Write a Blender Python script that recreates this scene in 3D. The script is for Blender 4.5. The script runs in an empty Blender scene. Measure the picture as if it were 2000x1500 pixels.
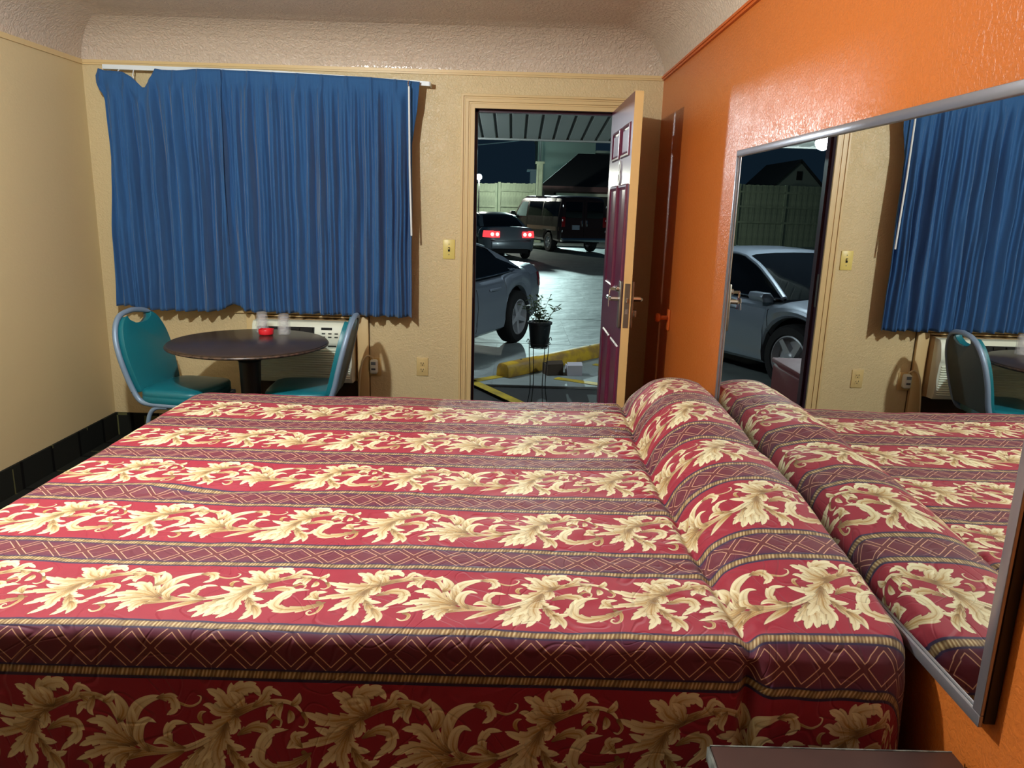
import bpy, bmesh, math, random
import numpy as np
from mathutils import Vector, Matrix, noise
random.seed(7)
PI = math.pi
scene = bpy.context.scene
C = scene.collection

# ------------------------------------------------------------------ camera, world, exposure
F_PX, PITCH, YAW, ROLL, CAM_H = 1472.6, 0.23110, 0.003367, 0.028316, 1.48
cy_, sy_ = math.cos(YAW), math.sin(YAW); cp_, sp_ = math.cos(PITCH), math.sin(PITCH)
fwd = Vector((sy_*cp_, cy_*cp_, -sp_)); rgt = Vector((cy_, -sy_, 0)); up = rgt.cross(fwd)
cr_, sr_ = math.cos(ROLL), math.sin(ROLL)
r2 = cr_*rgt + sr_*up; u2 = -sr_*rgt + cr_*up
cam_d = bpy.data.cameras.new('camera'); cam = bpy.data.objects.new('camera', cam_d); C.objects.link(cam)
cam_d.sensor_fit = 'HORIZONTAL'; cam_d.sensor_width = 36.0; cam_d.lens = F_PX/2000*36.0
cam_d.clip_start = 0.05; cam_d.clip_end = 300
M = Matrix.Identity(4)
for i in range(3):
    M[i][0] = r2[i]; M[i][1] = u2[i]; M[i][2] = -fwd[i]
M[2][3] = CAM_H
cam.matrix_world = M
scene.camera = cam

w = bpy.data.worlds.new('night_sky'); scene.world = w; w.use_nodes = True
bg = w.node_tree.nodes['Background']
bg.inputs[0].default_value = (0.10, 0.24, 0.42, 1); bg.inputs[1].default_value = 0.045
scene.view_settings.view_transform = 'Standard'; scene.view_settings.look = 'None'
scene.view_settings.gamma = 1.0; scene.view_settings.use_curve_mapping = False
scene.view_settings.exposure = 0.0
try:
    scene.cycles.max_bounces = 10; scene.cycles.diffuse_bounces = 5; scene.cycles.glossy_bounces = 5
    scene.cycles.sample_clamp_indirect = 4.0
except Exception: pass

# strengths of the lamps built further down
CEILING_LAMP_W = 170.0
PORCH_LAMP_W = 150.0
FLOOD_LAMP_W = 13000.0
STREET_LAMP_W = 700.0
ADDED_FLOOD_W = 900.0

# room numbers
XL, XR, YF, YB, ZC, ZM = -2.49, 0.836, 4.6, -3.4, 2.44, 2.216

# ------------------------------------------------------------------ helpers
def lin(c):
    c = c/255.0
    return c/12.92 if c <= 0.04045 else ((c+0.055)/1.055)**2.4
def rgb(r, g, b): return (lin(r), lin(g), lin(b), 1.0)

def mat(name, col, rough=0.5, metal=0.0, spec=0.5, emit=None, estr=1.0, bump=None, vary=None, alpha=None, trans=0.0, coat=0.0, sheen=0.0):
    m = bpy.data.materials.new(name); m.use_nodes = True
    nt = m.node_tree; b = nt.nodes['Principled BSDF']
    b.inputs['Base Color'].default_value = col
    b.inputs['Roughness'].default_value = rough; b.inputs['Metallic'].default_value = metal
    b.inputs['Specular IOR Level'].default_value = spec
    b.inputs['Transmission Weight'].default_value = trans
    b.inputs['Coat Weight'].default_value = coat
    b.inputs['Sheen Weight'].default_value = sheen
    if emit:
        b.inputs['Emission Color'].default_value = emit; b.inputs['Emission Strength'].default_value = estr
    tc = nt.nodes.new('ShaderNodeTexCoord')
    if vary:   # (scale, amount, colour2)
        n = nt.nodes.new('ShaderNodeTexNoise'); n.inputs['Scale'].default_value = vary[0]; n.inputs['Detail'].default_value = 6
        nt.links.new(tc.outputs['Object'], n.inputs['Vector'])
        r = nt.nodes.new('ShaderNodeValToRGB'); r.color_ramp.elements[0].position = 0.5-vary[1]; r.color_ramp.elements[1].position = 0.5+vary[1]
        r.color_ramp.elements[0].color = vary[2]; r.color_ramp.elements[1].color = col
        nt.links.new(n.outputs['Fac'], r.inputs['Fac']); nt.links.new(r.outputs['Color'], b.inputs['Base Color'])
    if bump:   # (scale, strength, distance[, detail])
        n = nt.nodes.new('ShaderNodeTexNoise'); n.inputs['Scale'].default_value = bump[0]
        n.inputs['Detail'].default_value = bump[3] if len(bump) > 3 else 4
        nt.links.new(tc.outputs['Object'], n.inputs['Vector'])
        bp = nt.nodes.new('ShaderNodeBump'); bp.inputs['Strength'].default_value = bump[1]; bp.inputs['Distance'].default_value = bump[2]
        nt.links.new(n.outputs['Fac'], bp.inputs['Height']); nt.links.new(bp.outputs['Normal'], b.inputs['Normal'])
    return m

def plaster(name, col, rough, scale, strength, dist, spec=0.5):
    """rolled, knocked-down wall paint: blotchy ridges pressed flat"""
    m = mat(name, col, rough, spec=spec); nt = m.node_tree; b = nt.nodes['Principled BSDF']
    tc = nt.nodes.new('ShaderNodeTexCoord')
    n1 = nt.nodes.new('ShaderNodeTexNoise'); n1.inputs['Scale'].default_value = scale; n1.inputs['Detail'].default_value = 5; n1.inputs['Distortion'].default_value = 0.8
    n2 = nt.nodes.new('ShaderNodeTexNoise'); n2.inputs['Scale'].default_value = scale*0.14; n2.inputs['Detail'].default_value = 3
    rp = nt.nodes.new('ShaderNodeValToRGB'); rp.color_ramp.elements[0].position = 0.42; rp.color_ramp.elements[1].position = 0.60
    mu = nt.nodes.new('ShaderNodeMath'); mu.operation = 'MULTIPLY'
    bp = nt.nodes.new('ShaderNodeBump'); bp.inputs['Strength'].default_value = strength; bp.inputs['Distance'].default_value = dist
    for n in (n1, n2): nt.links.new(tc.outputs['Object'], n.inputs['Vector'])
    nt.links.new(n1.outputs['Fac'], rp.inputs['Fac']); nt.links.new(rp.outputs['Color'], mu.inputs[0]); nt.links.new(n2.outputs['Fac'], mu.inputs[1])
    nt.links.new(mu.outputs[0], bp.inputs['Height']); nt.links.new(bp.outputs['Normal'], b.inputs['Normal'])
    return m

def obj(name, verts, faces, m, parent=None, smooth=False, uv=None):
    me = bpy.data.meshes.new(name)
    me.from_pydata([tuple(map(float, v)) for v in verts], [], [tuple(map(int, f)) for f in faces])
    if m: me.materials.append(m)
    if smooth: me.polygons.foreach_set('use_smooth', [True]*len(me.polygons))
    if uv is not None:
        l = me.uv_layers.new(name='UVMap'); idx = np.empty(len(me.loops), dtype=np.int32); me.loops.foreach_get('vertex_index', idx)
        l.data.foreach_set('uv', np.asarray(uv, dtype=np.float32)[idx].ravel())
    me.update()
    o = bpy.data.objects.new(name, me); C.objects.link(o)
    if parent: o.parent = parent
    return o

class MB:
    def __init__(s): s.v = []; s.f = []
    def add(s, v, f):
        k = len(s.v); s.v += [tuple(p) for p in v]; s.f += [tuple(i+k for i in q) for q in f]; return s
    def box(s, x0, x1, y0, y1, z0, z1, T=None):
        v = [(x0,y0,z0),(x1,y0,z0),(x1,y1,z0),(x0,y1,z0),(x0,y0,z1),(x1,y0,z1),(x1,y1,z1),(x0,y1,z1)]
        if T is not None: v = [tuple(T @ Vector(p)) for p in v]
        return s.add(v, [(0,3,2,1),(4,5,6,7),(0,1,5,4),(1,2,6,5),(2,3,7,6),(3,0,4,7)])
    def tube(s, pts, r, seg=8, closed=False, rr=None, flat=1.0):
        P = [Vector(p) for p in pts]; n = len(P); rings = []
        prev = None
        for i in range(n):
            if closed: t = (P[(i+1) % n]-P[i-1]).normalized()
            else: t = (P[min(i+1,n-1)]-P[max(i-1,0)]).normalized()
            if prev is None:
                a = Vector((0,0,1)) if abs(t.z) < 0.9 else Vector((1,0,0))
                u = t.cross(a).normalized()
            else:
                u = (prev - t*prev.dot(t)).normalized()
            prev = u; v = t.cross(u)
            rad = rr[i] if rr else r
            rings.append([P[i]+u*rad*math.cos(2*PI*k/seg)+v*rad*flat*math.sin(2*PI*k/seg) for k in range(seg)])
        V = [tuple(p) for rg in rings for p in rg]; Fc = []
        m = n if closed else n-1
        for i in range(m):
            j = (i+1) % n
            for k in range(seg): Fc.append((i*seg+k, i*seg+(k+1) % seg, j*seg+(k+1) % seg, j*seg+k))
        if not closed:
            Fc.append(tuple(range(seg-1, -1, -1))); Fc.append(tuple((n-1)*seg+k for k in range(seg)))
        return s.add(V, Fc)
    def lathe(s, prof, seg=24, T=None, caps=True):
        V = []; Fc = []; n = len(prof)
        for r, z in prof:
            for k in range(seg): V.append((r*math.cos(2*PI*k/seg), r*math.sin(2*PI*k/seg), z))
        for i in range(n-1):
            for k in range(seg): Fc.append((i*seg+k, i*seg+(k+1) % seg, (i+1)*seg+(k+1) % seg, (i+1)*seg+k))
        if caps and prof[0][0] > 1e-6: Fc.append(tuple(range(seg-1, -1, -1)))
        if caps and prof[-1][0] > 1e-6: Fc.append(tuple((n-1)*seg+k for k in range(seg)))
        if T is not None: V = [tuple(T @ Vector(p)) for p in V]
        return s.add(V, Fc)
    def prism(s, outline, d0, d1, fn):
        """outline (a,b) points, extruded from d0 to d1; fn(a,b,d)->xyz"""
        n = len(outline)
        V = [fn(a, b, d0) for a, b in outline]+[fn(a, b, d1) for a, b in outline]
        Fc = [tuple(range(n-1, -1, -1)), tuple(range(n, 2*n))]+[(i, (i+1) % n, n+(i+1) % n, n+i) for i in range(n)]
        return s.add(V, Fc)
    def build(s, name, m, parent=None, smooth=False, bevel=0, bseg=2, angle=40):
        o = obj(name, s.v, s.f, m, parent)
        bm = bmesh.new(); bm.from_mesh(o.data)
        bmesh.ops.recalc_face_normals(bm, faces=bm.faces)
        if bevel:
            es = [e for e in bm.edges if len(e.link_faces) == 2 and e.calc_face_angle(0) > 0.6]
            bmesh.ops.bevel(bm, geom=es, offset=bevel, segments=bseg, affect='EDGES', profile=0.5, clamp_overlap=True)
        if smooth or bevel:
            for f in bm.faces: f.smooth = True
            for e in bm.edges:
                if len(e.link_faces) == 2 and e.calc_face_angle(0) > math.radians(angle): e.smooth = False
        bm.to_mesh(o.data); bm.free(); o.data.update()
        return o

def tag(o, label=None, cat=None, group=None, kind=None):
    if label: o['label'] = label
    if cat: o['category'] = cat
    if group: o['group'] = group
    if kind: o['kind'] = kind
    return o
def thing(name, label, cat, loc=(0,0,0), rotz=0.0, group=None, kind=None):
    o = bpy.data.objects.new(name, None); C.objects.link(o); o.location = loc; o.rotation_euler = (0,0,rotz)
    o.empty_display_size = 0.1
    return tag(o, label, cat, group, kind)
def struct(name, label=None):
    o = bpy.data.objects.new(name, None); C.objects.link(o); o['kind'] = 'structure'
    if label: o['label'] = label
    return o
def smooth_path(pts, n=8):
    """Catmull-Rom through pts"""
    P = [Vector(p) for p in pts]; out = []
    for i in range(len(P)-1):
        p0 = P[max(i-1,0)]; p1 = P[i]; p2 = P[i+1]; p3 = P[min(i+2,len(P)-1)]
        for k in range(n):
            t = k/n
            out.append(0.5*((2*p1)+(p2-p0)*t+(2*p0-5*p1+4*p2-p3)*t*t+(3*p1-p0-3*p2+p3)*t**3))
    out.append(P[-1]); return out

# ------------------------------------------------------------------ materials of the room
BEIGE = rgb(212,192,147)
m_wall = plaster('beige_wall_paint', BEIGE, 0.42, 75, 0.40, 0.006)
m_wall_l = plaster('beige_side_wall_paint', BEIGE, 0.5, 60, 0.12, 0.004)
m_cove = plaster('cream_cove_paint', rgb(204,187,168), 0.28, 55, 0.55, 0.010, 0.6)
m_orange = plaster('orange_wall_paint', rgb(192,106,44), 0.30, 90, 0.35, 0.004, 0.6)
m_otrim = mat('orange_trim_paint', rgb(192,92,34), 0.35)
m_btrim = mat('beige_trim_paint', rgb(216,190,138), 0.38, bump=(30,0.1,0.003))
m_maroon = mat('maroon_door_paint', rgb(96,34,62), 0.28, bump=(120,0.05,0.002))
m_djamb = mat('dark_maroon_jamb_paint', rgb(60,28,46), 0.35)
m_steel = mat('brushed_steel', rgb(150,148,140), 0.35, 0.9, bump=(300,0.1,0.001))
m_chrome = mat('chrome', rgb(215,218,220), 0.12, 1.0)
m_black = mat('black_plastic', rgb(14,15,17), 0.45)
m_dark = mat('dark_void', rgb(8,9,10), 0.8)
m_white = mat('white_plastic', rgb(228,236,230), 0.4)
m_outside = mat('maroon_outer_wall_paint', rgb(110,50,52), 0.6, bump=(40,0.3,0.004))

def carpet(name):
    m = mat(name, rgb(26,27,24), 0.95, spec=0.1); nt = m.node_tree; b = nt.nodes['Principled BSDF']
    tc = nt.nodes.new('ShaderNodeTexCoord')
    mp = nt.nodes.new('ShaderNodeMapping'); mp.inputs['Rotation'].default_value = (0,0,PI/2)
    br = nt.nodes.new('ShaderNodeTexBrick'); br.inputs['Scale'].default_value = 1.0
    br.inputs['Color1'].default_value = rgb(27,29,27); br.inputs['Color2'].default_value = rgb(33,34,30); br.inputs['Mortar'].default_value = rgb(8,9,9)
    br.inputs['Mortar Size'].default_value = 0.012; br.inputs['Brick Width'].default_value = 0.26; br.inputs['Row Height'].default_value = 0.17; br.inputs['Mortar Smooth'].default_value = 0.3
    b2 = nt.nodes.new('ShaderNodeTexBrick'); b2.inputs['Scale'].default_value = 1.0; b2.offset = 0.5
    b2.inputs['Color1'].default_value = (0,0,0,1); b2.inputs['Color2'].default_value = (0,0,0,1); b2.inputs['Mortar'].default_value = (1,1,1,1)
    b2.inputs['Mortar Size'].default_value = 0.0045; b2.inputs['Brick Width'].default_value = 0.34; b2.inputs['Row Height'].default_value = 0.115
    no = nt.nodes.new('ShaderNodeTexChecker'); no.inputs['Scale'].default_value = 7.7
    gt = nt.nodes.new('ShaderNodeMath'); gt.operation = 'GREATER_THAN'; gt.inputs[1].default_value = 0.5
    mu = nt.nodes.new('ShaderNodeMath'); mu.operation = 'MULTIPLY'
    mx = nt.nodes.new('ShaderNodeMixRGB'); mx.inputs['Color2'].default_value = rgb(92,92,58)
    nt.links.new(tc.outputs['Object'], mp.inputs['Vector'])
    for n in (br, b2): nt.links.new(mp.outputs['Vector'], n.inputs['Vector'])
    nt.links.new(tc.outputs['Object'], no.inputs['Vector']); nt.links.new(no.outputs['Fac'], gt.inputs[0])
    nt.links.new(b2.outputs['Color'], mu.inputs[0]); nt.links.new(gt.outputs[0], mu.inputs[1])
    nt.links.new(mu.outputs[0], mx.inputs['Fac']); nt.links.new(br.outputs['Color'], mx.inputs['Color1'])
    nt.links.new(mx.outputs['Color'], b.inputs['Base Color'])
    return m
m_carpet = carpet('dark_patterned_carpet')

# ------------------------------------------------------------------ room shell
def wall_cells(u0, u1, z0, z1, holes, d0, d1, fn):
    us = sorted({u0, u1, *[h[0] for h in holes], *[h[1] for h in holes]}); zs = sorted({z0, z1, *[h[2] for h in holes], *[h[3] for h in holes]})
    us = [u for u in us if u0 <= u <= u1]; zs = [z for z in zs if z0 <= z <= z1]
    b = MB()
    inside = lambda u, z: any(h[0] < u < h[1] and h[2] < z < h[3] for h in holes)
    for i in range(len(us)-1):
        for j in range(len(zs)-1):
            if inside((us[i]+us[i+1])/2, (zs[j]+zs[j+1])/2): continue
            for d in (d0, d1):
                b.add([fn(us[i],d,zs[j]), fn(us[i+1],d,zs[j]), fn(us[i+1],d,zs[j+1]), fn(us[i],d,zs[j+1])], [(0,1,2,3)])
    for h in list(holes)+[(u0,u1,z0,z1)]:
        q = [(h[0],h[2]),(h[1],h[2]),(h[1],h[3]),(h[0],h[3])]
        for k in range(4):
            a, c = q[k], q[(k+1) % 4]
            b.add([fn(a[0],d0,a[1]), fn(c[0],d0,c[1]), fn(c[0],d1,c[1]), fn(a[0],d1,a[1])], [(0,1,2,3)])
    return b
DX0, DX1, DZ = -0.262, 0.622, 2.045           # rough door opening
AX0, AX1, AZ0, AZ1 = -1.545, -0.95, 0.40, 0.785   # air conditioner opening
WX0, WX1, WZ0, WZ1 = -2.18, -0.78, 0.90, 2.08
wf = wall_cells(XL, XR, 0, ZM+0.25, [(DX0,DX1,-1,DZ),(AX0,AX1,AZ0,AZ1),(WX0,WX1,WZ0,WZ1)], YF, YF+0.14, lambda u,d,z: (u,d,max(z,0.0)))
o = wf.build('wall_far', m_wall); o.data.materials.append(m_outside)
for p in o.data.polygons:
    if p.center.y > YF+0.1: p.material_index = 1
tag(o, 'beige textured wall with the window and the open door', kind='structure')
tag(MB().box(XL-0.1, XL, YB, YF+0.14, 0, ZM+0.25).build('wall_left', m_wall_l), 'plain beige side wall beside the teal chair', kind='structure')
tag(MB().box(XR, XR+0.1, YB, YF+0.14, 0, ZM+0.25).build('wall_right', m_orange), 'orange painted wall behind the bed head', kind='structure')
tag(MB().box(XL-0.1, XR+0.1, YB-0.1, YB, 0, ZC).build('wall_near', m_wall_l), 'beige wall behind the viewer', kind='structure')
tag(MB().box(XL, XR, YB, YF+0.02, -0.1, 0).build('floor', m_carpet), 'dark patterned carpet floor', kind='structure')
# ceiling with coved edges
b = MB(); N = 14; RH = 0.27
def ring(k):
    a = PI/2*k/N; s = RH*(1-math.cos(a)); z = ZM+(ZC-ZM)*math.sin(a)
    return XL+s, XR-s, YF-s, z
for k in range(N):
    x0,x1,y1,z = ring(k); X0,X1,Y1,Z = ring(k+1)
    b.add([(x0,y1,z),(x1,y1,z),(X1,Y1,Z),(X0,Y1,Z)], [(0,1,2,3)])
    b.add([(x0,YB,z),(x0,y1,z),(X0,Y1,Z),(X0,YB,Z)], [(0,1,2,3)])
    b.add([(x1,y1,z),(x1,YB,z),(X1,YB,Z),(X1,Y1,Z)], [(0,1,2,3)])
x0,x1,y1,z = ring(N); b.add([(x0,YB,z),(x0,y1,z),(x1,y1,z),(x1,YB,z)], [(0,1,2,3)])
o = b.build('ceiling', m_cove)
bm = bmesh.new(); bm.from_mesh(o.data); bmesh.ops.remove_doubles(bm, verts=bm.verts, dist=1e-5)
for f in bm.faces: f.smooth = True
for e in bm.edges:
    if len(e.link_faces) == 2 and e.calc_face_angle(0) > 0.35: e.smooth = False
bmesh.ops.recalc_face_normals(bm, faces=bm.faces); bm.to_mesh(o.data); bm.free()
tag(o, 'cream textured ceiling with coved edges', kind='structure')
# picture-rail trims
tag(MB().box(XL, XR, YF-0.012, YF, ZM-0.014, ZM+0.012).box(XL, XR, YF-0.018, YF, ZM-0.004, ZM+0.004).build('trim_1', m_btrim), 'thin beige rail along the top of the window wall', kind='structure')
tag(MB().box(XL, XL+0.012, YB, YF-0.02, ZM-0.014, ZM+0.012).build('trim_2', m_btrim), 'thin beige rail along the top of the side wall', kind='structure')
tag(MB().box(XR-0.012, XR, YB, YF-0.02, ZM-0.014, ZM+0.012).box(XR-0.018, XR, YB, YF-0.02, ZM-0.004, ZM+0.004).build('trim_3', m_otrim), 'thin orange rail along the top of the orange wall', kind='structure')
# carpet-wrapped baseboards
tag(MB().box(XL, XL+0.014, YB, YF, 0, 0.145).build('baseboard_left', m_carpet), 'dark carpet baseboard along the side wall', kind='structure')
tag(MB().box(XL+0.014, DX0-0.09, YF-0.014, YF, 0, 0.145).build('baseboard_far', m_carpet), 'dark carpet baseboard under the window', kind='structure')
tag(MB().box(XR-0.014, XR, YB, YF-0.02, 0, 0.145).build('baseboard_right', m_carpet), 'dark carpet baseboard along the orange wall', kind='structure')

# window behind the curtains, with its sill
wn = struct('window_1', 'window behind the blue curtains with a beige sill')
m_pane = mat('night_window_pane', rgb(10,14,20), 0.05)
MB().box(WX0, WX1, YF+0.07, YF+0.075, WZ0, WZ1).build('pane', m_pane, wn)
fr = MB()
for a0,a1,c0,c1 in ((WX0,WX1,WZ0,WZ0+0.05),(WX0,WX1,WZ1-0.05,WZ1),(WX0,WX0+0.05,WZ0,WZ1),(WX1-0.05,WX1,WZ0,WZ1),(-1.5,-1.46,WZ0,WZ1)):
    fr.box(a0,a1,YF+0.04,YF+0.069,c0,c1)
fr.build('window_frame', m_btrim, wn)
MB().box(WX0-0.09, WX1+0.07, YF-0.045, YF+0.04, 0.855, 0.885).build('window_sill', m_btrim, wn, bevel=0.006)
MB().box(WX0-0.07, WX1+0.05, YF-0.018, YF-0.001, 0.80, 0.854).build('apron', m_btrim, wn, bevel=0.004)

# door casing and jamb
dc = struct('trim_4', 'beige moulded casing around the open doorway')
def casing(u0, u1, w):   # stepped profile strips proud of the wall; vertical
    return [(0.0,0.17,0.020),(0.17,0.30,0.013),(0.30,0.55,0.017),(0.55,0.68,0.012),(0.68,1.0,0.016)]
CW = 0.078
for side in ('l','r'):
    b = MB()
    for a0,a1,d in casing(0,1,1):
        if side == 'l': x0, x1 = DX0+0.02-CW+ a0*CW, DX0+0.02-CW+a1*CW
        else: x0, x1 = DX1-0.01+CW*(1-a1), DX1-0.01+CW*(1-a0)
        b.box(x0, x1, YF-d, YF-0.0005, 0, DZ-0.02+CW*(1-a0))
    b.build('casing_board', m_btrim, dc, bevel=0.0015, bseg=1)
b = MB()
for a0,a1,d in casing(0,1,1):
    b.box(DX0+0.02-CW*(1-a0), DX1-0.01+CW*(1-a0), YF-d-0.0006, YF-0.0005, DZ-0.02+CW*(1-a1), DZ-0.02+CW*(1-a0))
b.build('casing_board', m_btrim, dc, bevel=0.0015, bseg=1)
JX0, JX1, JZ = -0.242, 0.608, 2.026
MB().box(DX0, JX0, YF, YF+0.14, 0, JZ).box(JX0, JX0+0.014, YF+0.05, YF+0.10, 0, JZ).build('jamb', m_djamb, dc)
MB().box(JX1, DX1, YF, YF+0.14, 0, JZ).box(JX1-0.014, JX1, YF+0.05, YF+0.10, 0, JZ).build('jamb', m_djamb, dc)
MB().box(DX0, DX1, YF, YF+0.14, JZ, DZ).box(JX0, JX1, YF+0.05, YF+0.10, JZ-0.014, JZ).build('head_jamb', m_djamb, dc)
MB().box(JX0+0.001, JX0+0.003, YF+0.012, YF+0.04, 0.93, 1.13).build('strike_plate', m_steel, dc)
MB().box(JX0, JX1, YF+0.02, YF+0.14, -0.03, 0.012).build('threshold', m_steel, dc, bevel=0.004)

# open door leaf: outer maroon face to the left, hinged on the right jamb
dr = struct('door_1', 'maroon panelled door standing open against the orange wall')
LX0, LX1, LY0, LY1, LZ0, LZ1 = 0.549, 0.590, 3.735, 4.586, 0.015, 2.022
m_dedge = mat('beige_door_edge_paint', rgb(222,188,126), 0.5, bump=(60,0.15,0.002))
m_dinner = mat('orange_inner_door_paint', rgb(200,150,96), 0.4)
b = MB().box(LX0, LX1, LY0, LY1, LZ0, LZ1)
o = b.build('leaf', m_maroon, dr)
o.data.materials.append(m_dedge); o.data.materials.append(m_dinner)
for p in o.data.polygons:
    if p.normal.y < -0.5: p.material_index = 1
    elif p.normal.x > 0.5: p.material_index = 2
# pressed panels of the steel door: a rounded bead ring with a raised field
def door_panel(y0, y1, z0, z1):
    ring_ = MB(); bw = 0.028
    pts = [(y0,z0),(y1,z0),(y1,z1),(y0,z1)]
    prof = [(0,0.0),(0.006,0.007),(0.014,0.009),(0.021,0.004),(bw,0.0015)]
    rows = []
    for ins, d in prof:
        rows.append([(LX0-d, y0+ins, z0+ins),(LX0-d, y1-ins, z0+ins),(LX0-d, y1-ins, z1-ins),(LX0-d, y0+ins, z1-ins)])
    V = [p for r in rows for p in r]; Fc = []
    for i in range(len(rows)-1):
        for k in range(4): Fc.append((i*4+k, i*4+(k+1) % 4, (i+1)*4+(k+1) % 4, (i+1)*4+k))
    Fc.append(tuple((len(rows)-1)*4+k for k in range(4)))
    ring_.add(V, Fc); ring_.build('panel', m_maroon, dr)
for y0, y1 in ((3.80, 4.09), (4.15, 4.44)):
    door_panel(y0, y1, 1.735, 1.895); door_panel(y0, y1, 1.06, 1.605); door_panel(y0, y1, 0.22, 0.80)
# number on the door
cu = bpy.data.curves.new('door_number', 'FONT'); cu.body = '8'; cu.size = 0.175; cu.extrude = 0.002; cu.align_x = 'CENTER'
to = bpy.data.objects.new('tmp_number', cu); C.objects.link(to)
dg = bpy.context.evaluated_depsgraph_get(); me = bpy.data.meshes.new_from_object(to.evaluated_get(dg))
bpy.data.objects.remove(to); me.materials.clear(); me.materials.append(m_white)
nm = bpy.data.objects.new('door_number', me); C.objects.link(nm); nm.parent = dr
nm.matrix_local = Matrix.Translation((LX0-0.0025, 4.12, 1.607)) @ Matrix(((0,0,-1,0),(-1,0,0,0),(0,1,0,0),(0,0,0,1)))
nm['label'] = 'white numeral eight'
# lock hardware
MB().box(LX0+0.008, LX1-0.008, LY0-0.0025, LY0-0.0002, 0.905, 1.125).build('lock_edge_plate', m_steel, dr)
MB().box(LX0+0.016, LX1-0.016, LY0-0.014, LY0-0.002, 1.03, 1.055).build('latch_bolt', m_chrome, dr, bevel=0.003)
MB().box(LX0+0.014, LX1-0.014, LY0-0.004, LY0-0.002, 0.975, 1.0).build('dead_bolt', m_chrome, dr)
MB().box(LX0-0.016, LX0-0.0005, LY0+0.012, LY0+0.062, 0.90, 1.135).build('outer_lock_plate', m_steel, dr, bevel=0.005)
MB().tube([(LX0-0.016,3.772,1.045),(LX0-0.055,3.772,1.045)], 0.012).tube([(LX0-0.055,3.766,1.045),(LX0-0.058,3.80,1.045),(LX0-0.056,3.885,1.043)], 0.010).build('outer_lever', m_chrome, dr, smooth=True)
MB().lathe([(0.016,0),(0.016,0.012),(0.012,0.016),(0.0,0.016)], 16, Matrix.Translation((LX0-0.016,3.772,1.095)) @ Matrix.Rotation(-PI/2,4,'Y')).build('key_cylinder', m_chrome, dr, smooth=True)
MB().box(LX1+0.0005, LX1+0.016, LY0+0.012, LY0+0.062, 0.90, 1.135).build('inner_lock_plate', m_steel, dr, bevel=0.005)
MB().tube([(LX1+0.016,3.772,1.045),(LX1+0.055,3.772,1.045)], 0.012).tube([(LX1+0.055,3.766,1.045),(LX1+0.058,3.80,1.045),(LX1+0.056,3.885,1.043)], 0.010).build('inner_lever', m_chrome, dr, smooth=True)
MB().box(LX1+0.016, LX1+0.036, 3.764, 3.780, 0.955, 0.99).build('thumb_turn', m_steel, dr, bevel=0.004)
for z in (0.28, 1.06, 1.86):
    MB().tube([(0.600,4.590,z-0.045),(0.600,4.590,z+0.045)], 0.0065, 10).box(0.590,0.603,4.555,4.592,z-0.045,z+0.045).build('hinge', m_steel, dr, smooth=True)
# keys hanging in the cylinder
kx, ky, kz = LX0-0.05, 3.772, 1.095
kr = thing('key_ring', 'small bunch of keys hanging from the outer door lock', 'keys', (0,0,0))
MB().box(LX0-0.058, LX0-0.033, ky-0.001, ky+0.001, 1.088, 1.102).build('lock_key', m_chrome, kr)
MB().tube([(kx-0.012, ky+0.02*math.cos(t)*0.5, kz-0.014+0.02*math.sin(t)) for t in np.linspace(0,2*PI,16,endpoint=False)], 0.0018, 6, closed=True).build('ring', m_chrome, kr)
for i,(dy,ang) in enumerate(((0.008,0.28),(0.0,-0.05),(-0.006,-0.35))):
    T = Matrix.Translation((kx-0.012-0.003*i, ky+dy, kz-0.032)) @ Matrix.Rotation(ang,4,'X')
    MB().box(-0.001,0.001,-0.011,0.011,-0.024,0.0,T).box(-0.001,0.001,-0.004,0.004,-0.058,-0.024,T).build('key', m_chrome, kr)

# painted latch knob on the orange wall
wk = thing('wall_latch', 'orange painted door bumper knob on the orange wall', 'door bumper', (XR,3.965,0.915))
MB().box(-0.012,-0.0005,-0.022,0.022,-0.05,0.06).build('back_plate', m_otrim, wk, bevel=0.004)
MB().lathe([(0.012,0),(0.012,0.035),(0.021,0.04),(0.024,0.052),(0.018,0.062),(0,0.064)], 16, Matrix.Translation((-0.012,0,0.015)) @ Matrix.Rotation(-PI/2,4,'Y')).build('knob', m_otrim, wk, smooth=True)

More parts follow.
